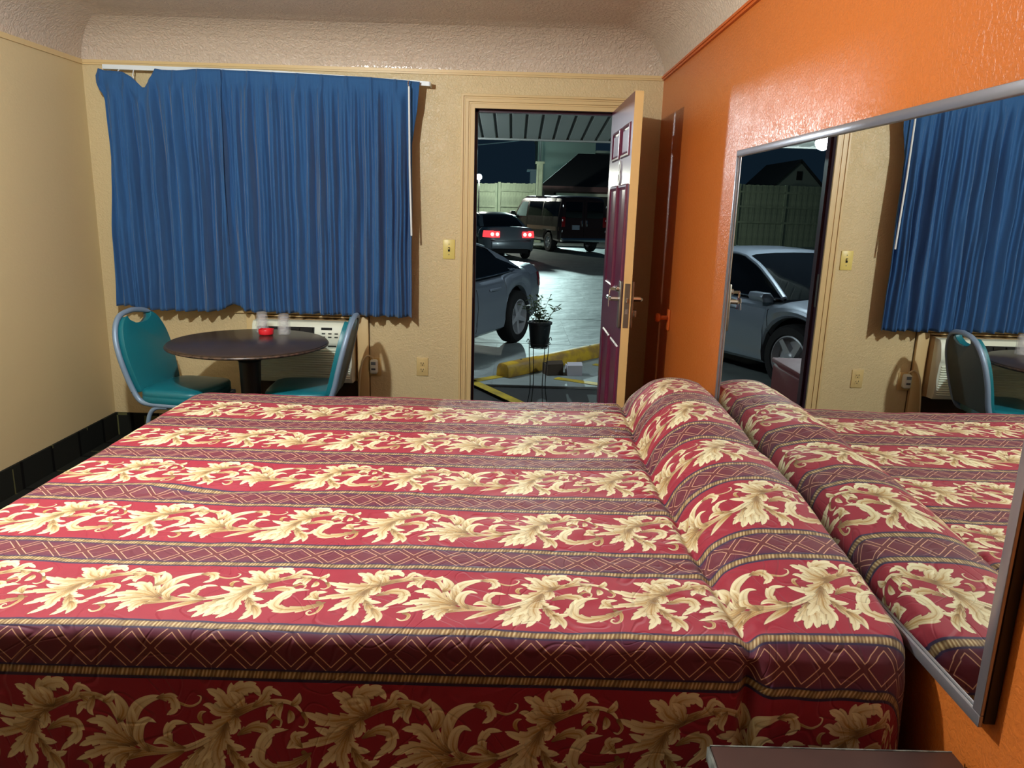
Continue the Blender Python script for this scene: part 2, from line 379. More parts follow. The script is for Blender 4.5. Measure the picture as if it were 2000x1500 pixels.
# switch and outlets
m_plate = mat('almond_switch_plate', rgb(226,208,120), 0.35)
m_plate2 = mat('beige_outlet_plate', rgb(214,188,128), 0.38)
t = thing('light_switch', 'almond light switch plate beside the door casing', 'light switch', (-0.386, YF, 1.219))
MB().box(-0.036,0.036,-0.007,-0.0005,-0.058,0.058).build('plate', m_plate, t, bevel=0.004)
MB().box(-0.006,0.006,-0.009,-0.0072,-0.013,0.013).build('slot', m_dark, t)
MB().box(-0.004,0.004,-0.020,-0.008,0.0,0.009).build('toggle', m_plate, t, bevel=0.002)
for s in (-1,1): MB().lathe([(0.0035,0),(0.0025,0.0015),(0,0.0015)],10,Matrix.Translation((0,-0.007,0.031*s)) @ Matrix.Rotation(PI/2,4,'X')).build('screw', m_steel, t)
def outlet(label, x, z):
    t = thing('wall_outlet', label, 'outlet', (x, YF, z), group='wall outlets under the window wall')
    MB().box(-0.036,0.036,-0.007,-0.0005,-0.058,0.058).build('plate', m_plate2, t, bevel=0.004)
    for s in (-1,1):
        r = MB().box(-0.016,0.016,-0.0085,-0.0072,s*0.0195-0.014,s*0.0195+0.014).build('socket', m_plate2, t, bevel=0.001)
        MB().box(-0.0085,-0.0055,-0.0095,-0.0086,s*0.0195-0.001,s*0.0195+0.009).box(0.0055,0.0085,-0.0095,-0.0086,s*0.0195-0.001,s*0.0195+0.008).box(-0.003,0.003,-0.0095,-0.0086,s*0.0195-0.010,s*0.0195-0.005).build('slots', m_dark, r)
    return t
outlet('beige double outlet with empty sockets between plug and door', -0.546, 0.493)
outlet('beige outlet plate behind the white plug', -0.838, 0.485)
pl = thing('power_plug', 'white safety plug with a cord looping to the air conditioner', 'plug', (-0.842, YF-0.010, 0.492))
MB().box(-0.024,0.024,-0.045,0.0,-0.045,0.045).build('plug_body', m_white, pl, bevel=0.014, bseg=3)
MB().box(-0.014,0.014,-0.0475,-0.0455,0.014,0.034).build('label_sticker', mat('grey_sticker', rgb(120,135,150),0.5), pl)
MB().box(-0.013,0.013,-0.0485,-0.0455,-0.018,-0.006).build('reset_button', mat('grey_button', rgb(70,80,95),0.5), pl, bevel=0.001)
m_cord = mat('almond_cord', rgb(205,190,150), 0.5)
MB().tube(smooth_path([(-0.006,-0.02,0.045),(-0.016,-0.022,0.060),(-0.042,-0.03,0.066),(-0.070,-0.04,0.02),(-0.086,-0.05,-0.10),(-0.094,-0.055,-0.26),(-0.096,-0.055,-0.40),(-0.094,-0.05,-0.45)],8), 0.0055, 8).build('cord', m_cord, pl, smooth=True)

# ------------------------------------------------------------------ air conditioner
m_ac = mat('off_white_plastic', rgb(222,230,214), 0.42)
ac = thing('air_conditioner', 'off-white air conditioner set in the wall under the curtains', 'air conditioner', (0,0,0))
x0, x1 = AX0+0.004, AX1-0.004
m_acs = mat('beige_metal_sleeve', rgb(176,150,110), 0.5)
MB().box(x0, x1, YF-0.075, YF+0.38, AZ0+0.004, AZ1-0.004).build('sleeve', m_acs, ac)
prof = [(YF-0.076,AZ1-0.006),(YF-0.135,AZ1-0.01),(YF-0.15,AZ1-0.03),(YF-0.175,AZ1-0.125),(YF-0.17,AZ1-0.14),(YF-0.165,AZ1-0.15),(YF-0.15,AZ0+0.03),(YF-0.14,AZ0+0.008),(YF-0.076,AZ0+0.006)]
MB().prism(prof, x0-0.003, x1+0.003, lambda a,b_,d: (d,a,b_)).build('front_housing', m_ac, ac, bevel=0.004)
# slanted control fascia helpers
def on_fascia(u, zz):   # zz height between AZ1-.125 and AZ1-.03
    t_ = (AZ1-0.03-zz)/0.095; return YF-0.15-0.025*t_
MB().prism([(on_fascia(0,AZ1-0.038)-0.001,AZ1-0.038),(on_fascia(0,AZ1-0.038)+0.012,AZ1-0.038),(on_fascia(0,AZ1-0.105)+0.012,AZ1-0.105),(on_fascia(0,AZ1-0.105)-0.001,AZ1-0.105)], x0+0.03, x0+0.37, lambda a,b_,d: (d,a,b_)).build('air_outlet', m_dark, ac)
for k in range(5):
    xx = x0+0.045+k*0.078
    MB().box(xx,xx+0.004,YF-0.168,YF-0.150,AZ1-0.103,AZ1-0.042).build('outlet_vane', m_black, ac)
MB().box(x0+0.41,x0+0.475,on_fascia(0,AZ1-0.045)-0.002,on_fascia(0,AZ1-0.045)+0.004,AZ1-0.053,AZ1-0.038).build('display', m_black, ac)
for r_ in range(2):
    for c_ in range(4):
        zz = AZ1-0.073-0.020*r_; xx = x0+0.415+c_*0.038
        MB().box(xx,xx+0.02,on_fascia(0,zz)-0.0035,on_fascia(0,zz)+0.003,zz-0.0035,zz+0.0035).build('button', mat('dark_button_%d%d'%(r_,c_), rgb(50,54,52), 0.5) if (r_,c_)==(0,0) else bpy.data.materials['dark_button_00'], ac)
nsl = 13
for k in range(nsl):
    z0_ = AZ1-0.165-k*(0.19/nsl)
    y_ = YF-0.165+0.015*(k/nsl)
    MB().prism([(y_-0.008,z0_-0.007),(y_+0.004,z0_),(y_+0.004,z0_-0.010),(y_-0.006,z0_-0.0095)], x0+0.012, x1-0.012, lambda a,b_,d: (d,a,b_)).build('louvre_slat', m_ac, ac)
MB().box(x0+0.45,x0+0.50,YF-0.1735,YF-0.165,AZ1-0.148,AZ1-0.143).build('grille_latch', m_black, ac)
# wooden surround of the unit
su = struct('trim_5', 'beige wooden surround framing the air conditioner')
MB().box(AX1+0.004,AX1+0.075,YF-0.028,YF-0.0005,0.15,0.797).build('side_board', m_btrim, su, bevel=0.003)
MB().box(AX0-0.075,AX0-0.004,YF-0.028,YF-0.0005,0.15,0.797).build('side_board', m_btrim, su, bevel=0.003)
for k,(za,zb_,d) in enumerate(((0.788,0.797,0.034),)):
    MB().box(AX0-0.004,AX1+0.004,YF-d,YF-0.0005,za,zb_).build('top_board', m_btrim, su, bevel=0.002)
MB().box(AX1+0.076,AX1+0.079,YF-0.006,YF-0.0005,0.15,0.80).build('dark_strip', mat('dark_brown_strip', rgb(90,70,40),0.8), su)  # thin dark brown strip along the outer edge of the side board
MB().box(AX0-0.004,AX1+0.004,YF-0.020,YF-0.0005,0.15,0.39).build('lower_board', mat('dark_brown_board', rgb(54,38,24),0.6), su)

# ------------------------------------------------------------------ curtains
def cloth_mat(name, c1, c2, sc):
    m = mat(name, c1, 0.8, spec=0.15, sheen=0.2); nt = m.node_tree; b = nt.nodes['Principled BSDF']
    tc = nt.nodes.new('ShaderNodeTexCoord'); mp = nt.nodes.new('ShaderNodeMapping'); mp.inputs['Scale'].default_value = (sc, sc*0.2, 8)
    n = nt.nodes.new('ShaderNodeTexNoise'); n.inputs['Scale'].default_value = 1; n.inputs['Detail'].default_value = 5
    mx = nt.nodes.new('ShaderNodeMixRGB'); mx.inputs['Color1'].default_value = c1; mx.inputs['Color2'].default_value = c2
    nt.links.new(tc.outputs['Object'], mp.inputs['Vector']); nt.links.new(mp.outputs['Vector'], n.inputs['Vector'])
    nt.links.new(n.outputs['Fac'], mx.inputs['Fac']); nt.links.new(mx.outputs['Color'], b.inputs['Base Color'])
    return m
m_curt = cloth_mat('blue_curtain_cloth', rgb(54,100,152), rgb(40,80,128), 260)
YC = 4.475
def curtain(name, label, xl, xr, ztop, zbot, yoff=0.0, seed=1, n=420, rows=70):
    """pinch-pleated panel; xl(t), xr(t) edges by height fraction t (0 top), ztop(X), zbot(s)"""
    rnd = random.Random(seed); V = []; Fc = []
    P = 0.137
    for j in range(rows+1):
        t = j/rows
        for i in range(n+1):
            s = i/n
            X = xl(t)+(xr(t)-xl(t))*s
            zt = ztop(xl(0)+(xr(0)-xl(0))*s); zb_ = zbot(s)
            z = zt+(zb_-zt)*t
            dz = zt-z                                   # distance below heading
            ph = X/P*2*PI
            head = math.exp(-(dz/0.085)**4)             # stiff heading band
            wob = 1.3*noise.noise((X*2.3, t*1.2, seed*3.1))+0.5*math.sin(4.2*X+seed)
            f1 = math.sin(2*ph+wob*2.2+0.5*t)           # two soft folds to a pleat
            f2 = math.sin(3.7*ph+2.0*wob+seed)*0.55*(0.5+noise.noise((X*5, t*2, seed)))
            f3 = math.sin(ph*0.93+wob*1.5+0.8)*0.7
            amp = 0.006+0.0195*min(1, dz/0.5)
            f4 = 0.30*math.sin(7.3*ph+3.0*wob+1.7*seed)*(0.6+noise.noise((X*7,t*3,seed+4)))
            body = amp*(f1+f2+f3+f4)
            pinch = max(0, math.cos(ph))**14
            hd = -0.012*pinch*(1-0.4*math.exp(-(dz/0.02)**2))+0.003*math.sin(ph*0.5)
            fan = -0.016*math.exp(-((dz-0.12)/0.10)**2)*(max(0,math.cos(ph))**4)
            y = YC+yoff+head*hd+(1-head)*(body+fan)
            y += 0.008*noise.noise((X*6, z*5, seed))*(1-head)
            V.append((X+0.006*noise.noise((X*9, z*3, seed+9))*(1-head), y, z))
    for j in range(rows):
        for i in range(n):
            a = j*(n+1)+i; Fc.append((a, a+n+1, a+n+2, a+1))
    o = obj(name, V, Fc, m_curt, None, True)
    md = o.modifiers.new('thickness', 'SOLIDIFY'); md.thickness = 0.002
    return tag(o, label, 'curtain', 'blue pinch-pleated curtains')
def itp(x, pts):
    return float(np.interp(x, [p[0] for p in pts], [p[1] for p in pts]))
zt_left = lambda X: itp(X, [(-2.36,2.135),(-2.335,2.165),(-2.30,2.155),(-2.20,2.150),(-2.155,2.125),(-2.10,2.072),(-2.085,2.072),(-2.045,2.13),(-2.02,2.172),(-1.98,2.166),(-1.90,2.166),(-1.80,2.176),(-1.5,2.180)])
zt_right = lambda X: itp(X, [(-1.75,2.180),(-1.2,2.170),(-0.8,2.160),(-0.66,2.152),(-0.5,2.140)])
xl_l = lambda t: itp(t, [(0,-2.335),(0.03,-2.355),(0.065,-2.352),(0.095,-2.325),(0.12,-2.315),(1,-2.352)])
cl = curtain('curtain', 'blue pleated curtain half with sagging unhooked top corner', xl_l, lambda t: -1.655-0.003*t, zt_left, lambda s: itp(s, [(0,0.838),(0.09,0.842),(0.12,0.85),(0.15,0.826),(0.5,0.818),(0.86,0.822),(0.93,0.84),(1,0.868)]), yoff=0.0, seed=1, n=330)
cr = curtain('curtain', 'wider blue pleated curtain half with white draw wand', lambda t: -1.690+0.03*t, lambda t: itp(t, [(0,-0.548),(0.10,-0.562),(0.25,-0.590),(1,-0.596)]), zt_right, lambda s: itp(s, [(0,0.878),(0.03,0.85),(0.07,0.826),(0.5,0.820),(1,0.815)]), yoff=0.014, seed=4, n=480)
m_rod = mat('white_metal_rod', rgb(226,236,240), 0.35)
rd = thing('curtain_rod', 'white flat traverse rod carrying the blue curtains', 'curtain rod', (0,0,0))
b = MB(); segs = 24
for k in range(segs):
    xa = -2.325+k*(1.83/segs); xb = xa+1.83/segs
    f = lambda X: itp(X,[(-2.33,2.192),(-1.4,2.186),(-0.49,2.150)])
    za, zb_ = f(xa), f(xb)
    b.add([(xa,YC+0.034,za-0.024),(xb,YC+0.034,zb_-0.024),(xb,YC+0.034,zb_),(xa,YC+0.034,za),(xa,YC+0.048,za-0.024),(xb,YC+0.048,zb_-0.024),(xb,YC+0.048,zb_),(xa,YC+0.048,za)],[(0,1,2,3),(5,4,7,6),(3,2,6,7),(1,0,4,5),(0,3,7,4),(1,5,6,2)])
b.build('rail', m_rod, rd)
MB().box(-2.329,-2.325,YC+0.034,YF-0.0005,2.168,2.192).build('end_return', m_rod, rd)
MB().box(-0.497,-0.492,YC+0.034,YF-0.0005,2.128,2.150).build('end_return', m_rod, rd)
for hx, hz in ((-2.235,2.150),(-2.155,2.130)):
    MB().tube([(hx,YC+0.036,2.168),(hx+0.006,YC+0.006,hz+0.004),(hx+0.012,YC+0.004,hz-0.012)],0.003,6).build('hook', m_rod, rd)
wd = thing('draw_wand', 'thin white wand hanging at the edge of the curtain', 'curtain wand', (0,0,0))
MB().tube([(-0.603,YC-0.03,2.112),(-0.600,YC-0.034,1.7),(-0.590,YC-0.036,1.30)],0.0055,8).build('rod', m_rod, wd, smooth=True)
MB().tube(smooth_path([(-0.600,YC-0.02,2.142),(-0.606,YC-0.034,2.138),(-0.607,YC-0.03,2.12),(-0.603,YC-0.03,2.112)],4),0.003,6).build('hook', m_chrome, wd, smooth=True)

# ------------------------------------------------------------------ banquet chairs
m_teal = mat('teal_vinyl', rgb(20,108,122), 0.38, bump=(220,0.06,0.001))
m_frame = mat('blue_grey_painted_tube', rgb(128,152,178), 0.42, 0.2, bump=(150,0.05,0.001))
m_shell = mat('dark_grey_back_shell', rgb(58,74,76), 0.6, bump=(200,0.1,0.001))
def chair(label, loc, rotz):
    """local +x is the way the chair faces; origin on floor under the seat middle"""
    t = thing('banquet_chair', label, 'chair', loc, rotz, 'teal banquet chairs at the round table')
    LEAN = 0.25
    xb = -0.20                                   # back plane foot at seat height
    def bp(a, bb, d=0.0):                        # across, up along back, forward of plane
        return (xb-LEAN*0+(-math.sin(LEAN)*bb)+math.cos(LEAN)*d, a, 0.43+math.cos(LEAN)*bb+math.sin(LEAN)*d)
    half = [(0.185,0.0),(0.195,0.08),(0.207,0.18),(0.208,0.255),(0.196,0.33),(0.160,0.402),(0.10,0.446),(0.0,0.461)]
    side = [Vector((0.155,0.185,0.405)),Vector((0.0,0.190,0.405)),Vector((-0.13,0.188,0.408)),Vector((-0.185,0.186,0.43))]
    pts = side+[Vector(bp(a,b_)) for a,b_ in half[1:]]
    path = smooth_path(pts,5); mir = [Vector((p.x,-p.y,p.z)) for p in reversed(path[:-1])]
    fr_ = MB().tube(path+mir, 0.0145, 10, flat=1.0).build('frame', m_frame, t, smooth=True)
    for a, b_ in ((0.207,0.20),(0.190,0.04)):
        for s in (-1,1):
            p = bp(a*s, b_)
            MB().lathe([(0.004,0),(0.004,0.002),(0,0.002)],8,Matrix.Translation((p[0],p[1]+s*0.012,p[2])) @ Matrix.Rotation(-s*PI/2,4,'X')).build('rivet', m_dark, fr_)
    # padded back with hand hole at the top
    outline = []
    for a,b_ in smooth_path([Vector((h[0]-0.013,h[1],0)) for h in half[:7]],5) and [(p.x,p.y) for p in smooth_path([Vector((h[0]-0.013,max(h[1],0.03),0)) for h in half[:7]],5)]:
        outline.append((a,min(b_,0.432)))
    top = [(0.098,0.428),(0.088,0.410),(0.050,0.390),(0.0,0.384)]
    right = outline+top; left = [(-a,b_) for a,b_ in reversed(right[:-1])]
    ol = right+left
    b = MB().prism(ol, 0.004, 0.038, lambda a,b_,d: bp(a,b_,d)); b.build('back_pad', m_teal, t, bevel=0.012, bseg=3)
    b = MB().prism(ol, -0.010, 0.003, lambda a,b_,d: bp(a,b_,d)); b.build('back_shell', m_shell, t, bevel=0.004)
    # seat cushion
    so = []
    for k in range(40):
        th = 2*PI*k/40; c_, s_ = math.cos(th), math.sin(th); e = 0.42
        so.append((-0.015+0.178*math.copysign(abs(c_)**e,c_), 0.205*math.copysign(abs(s_)**e,s_)))
    prof = [(0.985,0.415),(1.0,0.425),(1.0,0.446),(0.992,0.449),(1.0,0.452),(0.995,0.468),(0.96,0.480),(0.85,0.487),(0.5,0.492),(0.02,0.494)]
    V = []; Fc = []; n = len(so)
    for sc_, z in prof: V += [(-0.015+(p[0]+0.015)*sc_, p[1]*sc_, z) for p in so]
    for i in range(len(prof)-1):
        for k in range(n): Fc.append((i*n+k, i*n+(k+1) % n, (i+1)*n+(k+1) % n, (i+1)*n+k))
    Fc.append(tuple(range(n-1,-1,-1))); Fc.append(tuple((len(prof)-1)*n+k for k in range(n)))
    MB().add(V,Fc).build('seat', m_teal, t, smooth=True, angle=70)
    # legs spring from the side rails with a bend
    for s in (-1,1):
        rear = smooth_path([(-0.02,s*0.188,0.394),(-0.085,s*0.189,0.388),(-0.125,s*0.190,0.35),(-0.15,s*0.193,0.25),(-0.205,s*0.20,0.012)],6)
        front = smooth_path([(0.03,s*0.188,0.394),(0.085,s*0.189,0.388),(0.122,s*0.190,0.35),(0.135,s*0.193,0.25),(0.160,s*0.20,0.012)],6)
        for pth in (rear, front):
            lg = MB().tube(pth, 0.0115, 10).build('leg', m_frame, t, smooth=True)
            q = pth[-1]; MB().lathe([(0.015,0.0),(0.015,0.018),(0.012,0.022)],10,Matrix.Translation((q[0],q[1],0))).build('foot_cap', m_black, lg)
        MB().tube([(-0.155,s*0.193,0.235),(0.136,s*0.193,0.235)], 0.008, 8).build('stretcher', m_frame, t, smooth=True)
    MB().tube([(0.148,-0.185,0.405),(0.148,0.185,0.405)], 0.010, 8).build('cross_rail', m_frame, t, smooth=True)
    return t
chair('teal vinyl banquet chair facing the table, next to the room corner', (-1.755,4.03,0), math.radians(-9))
chair('teal vinyl banquet chair seen from behind, before the air conditioner', (-1.165,4.07,0), math.radians(184))

# ------------------------------------------------------------------ round table and what stands on it
m_ttop = mat('dark_walnut_laminate', rgb(66,54,44), 0.30, bump=(80,0.05,0.002), vary=(14,0.35,rgb(54,44,38)))
m_tedge = mat('worn_dark_edge', rgb(84,66,54), 0.35, vary=(45,0.06,rgb(46,36,32)))
tb = thing('round_table', 'round dark walnut table on a turned pedestal', 'table', (-1.405,3.985,0))
MB().lathe([(0.0,0.712),(0.395,0.712),(0.408,0.716),(0.412,0.724),(0.412,0.734),(0.404,0.7385),(0.0,0.740)],72).build('table_top', m_ttop, tb, smooth=True, angle=50)
MB().tube([(0.412*math.cos(a),0.412*math.sin(a),0.724) for a in np.linspace(0,2*PI,72,endpoint=False)],0.0065,8,closed=True).build('edge_band', m_tedge, tb, smooth=True)
MB().lathe([(0.0,0.711),(0.13,0.711),(0.125,0.69),(0.085,0.675),(0.078,0.65),(0.058,0.63),(0.055,0.56),(0.05,0.35),(0.055,0.22),(0.075,0.16),(0.07,0.13),(0.10,0.11),(0.0,0.11)],20).build('pedestal', mat('black_stained_wood', rgb(26,22,24),0.45), tb, smooth=True)
for k in range(4):
    a = PI/4+k*PI/2; c_, s_ = math.cos(a), math.sin(a)
    MB().tube([(0.05*c_,0.05*s_,0.13),(0.18*c_,0.18*s_,0.09),(0.30*c_,0.30*s_,0.03)],0.03,8,rr=[0.035,0.03,0.025]).build('foot', bpy.data.materials['black_stained_wood'], tb, smooth=True)

def clear(name, fac, rough, bump):
    m = mat(name, (0.9,0.93,0.97,1), rough, spec=1.0, bump=bump); nt = m.node_tree
    out = [n for n in nt.nodes if n.type == 'OUTPUT_MATERIAL'][0]; b = nt.nodes['Principled BSDF']
    tr = nt.nodes.new('ShaderNodeBsdfTransparent'); mx = nt.nodes.new('ShaderNodeMixShader'); mx.inputs[0].default_value = fac
    nt.links.new(tr.outputs[0], mx.inputs[1]); nt.links.new(b.outputs[0], mx.inputs[2]); nt.links.new(mx.outputs[0], out.inputs[0])
    return m
m_cup = clear('clear_plastic', 0.16, 0.05, (30,0.1,0.002))
m_wrap = clear('crinkled_clear_wrap', 0.22, 0.10, (70,1.0,0.02,6))
def cup(label, x, y):
    t = thing('wrapped_tumbler', label, 'cup', (x,y,0.7405), 0, 'wrapped tumblers on the round table')
    MB().lathe([(0.030,0.0),(0.030,0.003),(0.0285,0.004),(0.0235,0.098),(0.0,0.100),(0.0,0.098),(0.022,0.096),(0.027,0.004)],24).build('cup', m_cup, t, smooth=True)
    V = []; seg = 28
    prof = [(0.036,0.0005),(0.037,0.012),(0.034,0.04),(0.0335,0.07),(0.031,0.095),(0.027,0.112),(0.012,0.118),(0.0,0.118)]
    b = MB()
    for i,(r,z) in enumerate(prof):
        for k in range(seg):
            a = 2*PI*k/seg; rr = r*(1+0.09*noise.noise((math.cos(a)*3+x*7, math.sin(a)*3, z*40)))
            V.append((rr*math.cos(a), rr*math.sin(a), z))
    Fc = [(i*seg+k,i*seg+(k+1) % seg,(i+1)*seg+(k+1) % seg,(i+1)*seg+k) for i in range(len(prof)-1) for k in range(seg)]
    b.add(V,Fc).build('wrapper', m_wrap, t)
    return t
cup('upturned tumbler in clear wrap, next to the red ashtray', -1.428, 4.285)
cup('upturned tumbler in clear wrap standing apart from the ashtray', -1.285, 4.225)
at = thing('ashtray', 'small round red plastic ashtray on the table', 'ashtray', (-1.378,4.195,0.7405))
MB().lathe([(0.0,0.0),(0.036,0.0),(0.040,0.004),(0.042,0.028),(0.040,0.031),(0.036,0.030),(0.033,0.010),(0.0,0.008)],28).build('bowl', mat('red_plastic', rgb(214,30,44),0.35), at, smooth=True)
for k in range(3):
    a = k*2*PI/3+0.4; MB().box(0.034,0.044,-0.004,0.004,0.0305,0.033,Matrix.Rotation(a,4,'Z')).build('rest', bpy.data.materials['red_plastic'], at, bevel=0.001)

# ------------------------------------------------------------------ mirror on the orange wall
mr = thing('wall_mirror', 'large rectangular mirror in a thin metal frame above the bed head', 'mirror', (0,0,0))
MY0, MY1, MZ0, MZ1, MX = 1.105, 2.865, 0.648, 1.700, 0.811
m_mir = mat('mirror_silver', (0.86,0.89,0.88,1), 0.0, 1.0)
m_alu = mat('worn_aluminium', rgb(150,152,162), 0.28, 0.7, bump=(40,0.15,0.002))
MB().box(MX,MX+0.004,MY0+0.012,MY1-0.012,MZ0+0.012,MZ1-0.012).build('mirror_glass', m_mir, mr)
MB().box(MX+0.0045,XR-0.002,MY0+0.004,MY1-0.004,MZ0+0.004,MZ1-0.004).build('backing', m_black, mr)
fw = 0.022
for nm_, (a0,a1,c0,c1) in (('rail',(MY0,MY1,MZ1-fw,MZ1)),('rail',(MY0,MY1,MZ0,MZ0+fw)),('stile',(MY0,MY0+fw,MZ0+fw,MZ1-fw)),('stile',(MY1-0.014,MY1,MZ0+fw,MZ1-fw))):
    MB().box(MX-0.008,MX-0.0005,a0,a1,c0,c1).build('frame_'+nm_, m_alu, mr, bevel=0.002)

# ------------------------------------------------------------------ bedspread print (painted from strokes)
def fabric_image():
    W, H = 2088, 1200                      # one repeat: 0.612 m by 0.352 m
    PX, PY = 0.612, 0.352
    xs = (np.arange(W)+0.5)/W; ys = (np.arange(H)+0.5)/H          # ys: 0..1 down the repeat
    img = np.zeros((H, W, 3), np.float32)
    red = np.array([0.26,0.010,0.030]); img[:] = red
    band0 = 0.355                          # share of the repeat taken by the diamond band with its cords
    fl0 = band0                            # floral band runs fl0..1
    X, Y = np.meshgrid(xs*PX, ys*PY)
    rng = np.random.default_rng(3)
    # --- floral strokes, coordinates in the motif frame
    cream = np.array([0.74,0.70,0.47]); gold = np.array([0.37,0.22,0.070]); brown = np.array([0.11,0.05,0.02])
    fx = lambda x: (x-420)/1820*PX
    fy = lambda y: (fl0+(y-92)/420*(1-fl0))*PY
    def catmull(pts, n=16):
        P = np.array(pts, float); out = []
        for i in range(len(P)-1):
            p0 = P[max(i-1,0)]; p1 = P[i]; p2 = P[i+1]; p3 = P[min(i+2,len(P)-1)]
            for k in range(n):
                t = k/n; out.append(0.5*((2*p1)+(p2-p0)*t+(2*p0-5*p1+4*p2-p3)*t*t+(3*p1-p0-3*p2+p3)*t**3))
        out.append(P[-1]); return np.array(out)
    def stroke(pts, wd, kind='leaf', teeth=0, tone=0.0, side=1):
        sp = catmull([(fx(a), fy(c)) for a, c in pts])
        seg = np.hypot(*np.diff(sp, axis=0).T); L = np.concatenate([[0],np.cumsum(seg)]); T = L/L[-1]
        tan = np.gradient(sp, axis=0); tan /= np.linalg.norm(tan,axis=1)[:,None]+1e-9
        wd = wd*1.10
        for shift in (-PX, 0, PX):
            S = sp+np.array([shift,0]); mrg = wd*1.5
            i0 = int(max(0,(S[:,0].min()-mrg)/PX*W)); i1 = int(min(W,(S[:,0].max()+mrg)/PX*W)+1)
            j0 = int(max(0,(S[:,1].min()-mrg)/PY*H)); j1 = int(min(H,(S[:,1].max()+mrg)/PY*H)+1)
            if i1 <= i0 or j1 <= j0: continue
            x = X[j0:j1,i0:i1]; y = Y[j0:j1,i0:i1]
            best = np.full(x.shape, 1e9); ti = np.zeros(x.shape, int)
            for k in range(len(S)):
                d = (x-S[k,0])**2+(y-S[k,1])**2; mk = d < best; best[mk] = d[mk]; ti[mk] = k
            d = np.sqrt(best); t = T[ti]
            sg = np.sign((x-S[ti,0])*tan[ti,1]-(y-S[ti,1])*tan[ti,0])
            if kind == 'leaf': wp = np.sin(PI*np.clip(t,0,1)**0.75)**0.8*(0.35+0.65*t**0.6)+0.16*(1-t)
            elif kind == 'fan': wp = (0.22+1.0*t**1.3)*np.clip((1-t)*7,0,1)**0.5
            else: wp = (1-0.65*t)*np.clip((1-t)*12,0,1)**0.5
            if teeth:
                ph = (t*teeth+0.25*(sg > 0)) % 1.0
                wp = wp*(0.68+0.42*ph**0.8)
            wpx = wd*wp
            lay = np.clip((wpx-d)/(PX/W)*0.9+0.5, 0, 1)
            q = np.clip(d/np.maximum(wpx,1e-6),0,1)*sg*side                   # -1..1 across the leaf
            lit = np.clip(0.40+0.85*t-0.45*(1-t)*(1-np.abs(q))+tone, 0, 1)
            lit = lit*(0.80+0.20*np.clip(q+0.6,0,1))
            vein = np.clip(1-np.abs(np.abs(q)-0.06)*9,0,1)*(0.80-0.55*t)
            ribs = (0.5+0.5*np.cos(q*11+t*5))*0.42*(1-t)
            lit = np.clip(lit-vein-ribs,0,1)[...,None]
            col = gold*(1-lit)+cream*lit
            dk = np.clip((0.24-t)*3.2,0,0.65)[...,None]; col = col*(1-dk)+brown*dk
            edge = np.clip(1-(wpx-d)/0.0011,0,1)*np.clip(0.35-q*1.2,0,1)*0.62
            col = col*(1-edge[...,None])+brown*edge[...,None]
            # soft printed shade beside the leaf
            sh = np.clip(1-(d-wpx)/0.0022,0,1)*np.clip(-q*2,0,1)*0.45
            A = img[j0:j1,i0:i1]; A *= (1-sh[...,None]*0.8)
            A[:] = A*(1-lay[...,None])+col*lay[...,None]
    S = stroke
    # tendrils and curls behind
    S([(260,360),(290,385),(280,430),(245,450),(222,438),(232,422),(248,428)],0.0045,'stem',0,-0.25)
    S([(800,420),(830,435),(822,462),(790,470),(760,455)],0.0045,'stem',0,-0.2)
    S([(1310,165),(1370,185),(1430,195),(1480,180),(1492,158),(1470,152)],0.0035,'stem',0,-0.2)
    S([(1500,262),(1480,240),(1490,220),(1520,214)],0.005,'leaf',0,-0.45)
    S([(60,250),(90,230),(130,238),(125,262),(100,262)],0.0035,'stem',0,-0.2)
    # sweeping lower stem to the next head
    S([(1000,405),(1150,378),(1380,362),(1540,318),(1640,262)],0.0095,'stem',0,-0.05)
    S([(1130,345),(1250,368),(1400,352),(1560,300)],0.006,'stem',0,0.1)
    # garland stem over the top
    S([(600,215),(720,178),(860,160),(960,185),(1020,255),(1100,335),(1180,372)],0.0085,'stem',0,0.0)
    S([(690,190),(760,165),(800,128),(870,150)],0.010,'leaf',4,0.05)
    S([(800,165),(850,190),(800,205),(775,240)],0.010,'leaf',3,0.1)
    S([(880,165),(850,215),(870,240)],0.008,'leaf',0,0.05)
    S([(930,185),(975,165),(990,140)],0.009,'leaf',0,0.05)
    S([(1010,262),(1042,215),(1000,150)],0.013,'leaf',0,0.05)
    # curl that rises and rolls over to the right
    S([(1100,340),(1085,270),(1120,205),(1200,170),(1290,160)],0.013,'leaf',0,0.08)
    S([(1110,300),(1090,240),(1090,195)],0.010,'leaf',0,0.0,-1)
    S([(1240,165),(1320,165),(1340,205),(1290,232)],0.012,'leaf',4,0.05)
    S([(1180,375),(1125,330),(1135,275),(1180,250),(1230,262)],0.011,'leaf',0,0.12)
    S([(1390,358),(1310,345),(1290,300),(1330,262),(1410,262)],0.011,'leaf',4,0.08)
    S([(1330,350),(1260,330),(1205,345)],0.009,'leaf',0,0.0)
    # cluster of lobes left of the node
    S([(1110,345),(1020,318),(930,262),(825,262)],0.019,'leaf',6,0.02)
    S([(1100,352),(980,335),(870,335),(772,362)],0.017,'leaf',6,0.0)
    S([(1080,362),(960,365),(850,390),(748,420)],0.013,'leaf',5,-0.02)
    S([(1130,372),(1040,378),(960,405),(915,462)],0.016,'leaf',5,0.02)
    S([(1060,385),(1010,420),(1010,470)],0.012,'leaf',4,0.0)
    S([(1380,372),(1280,405),(1160,458)],0.009,'leaf',0,-0.2)
    # big open fan under the stem
    S([(1490,352),(1440,400),(1340,455)],0.013,'leaf',4,0.05)
    S([(1495,352),(1455,420),(1390,492)],0.016,'leaf',4,0.08)
    S([(1500,350),(1490,430),(1455,488)],0.015,'leaf',4,0.06,-1)
    S([(1510,348),(1555,395),(1540,440),(1500,470)],0.014,'leaf',4,0.04,-1)
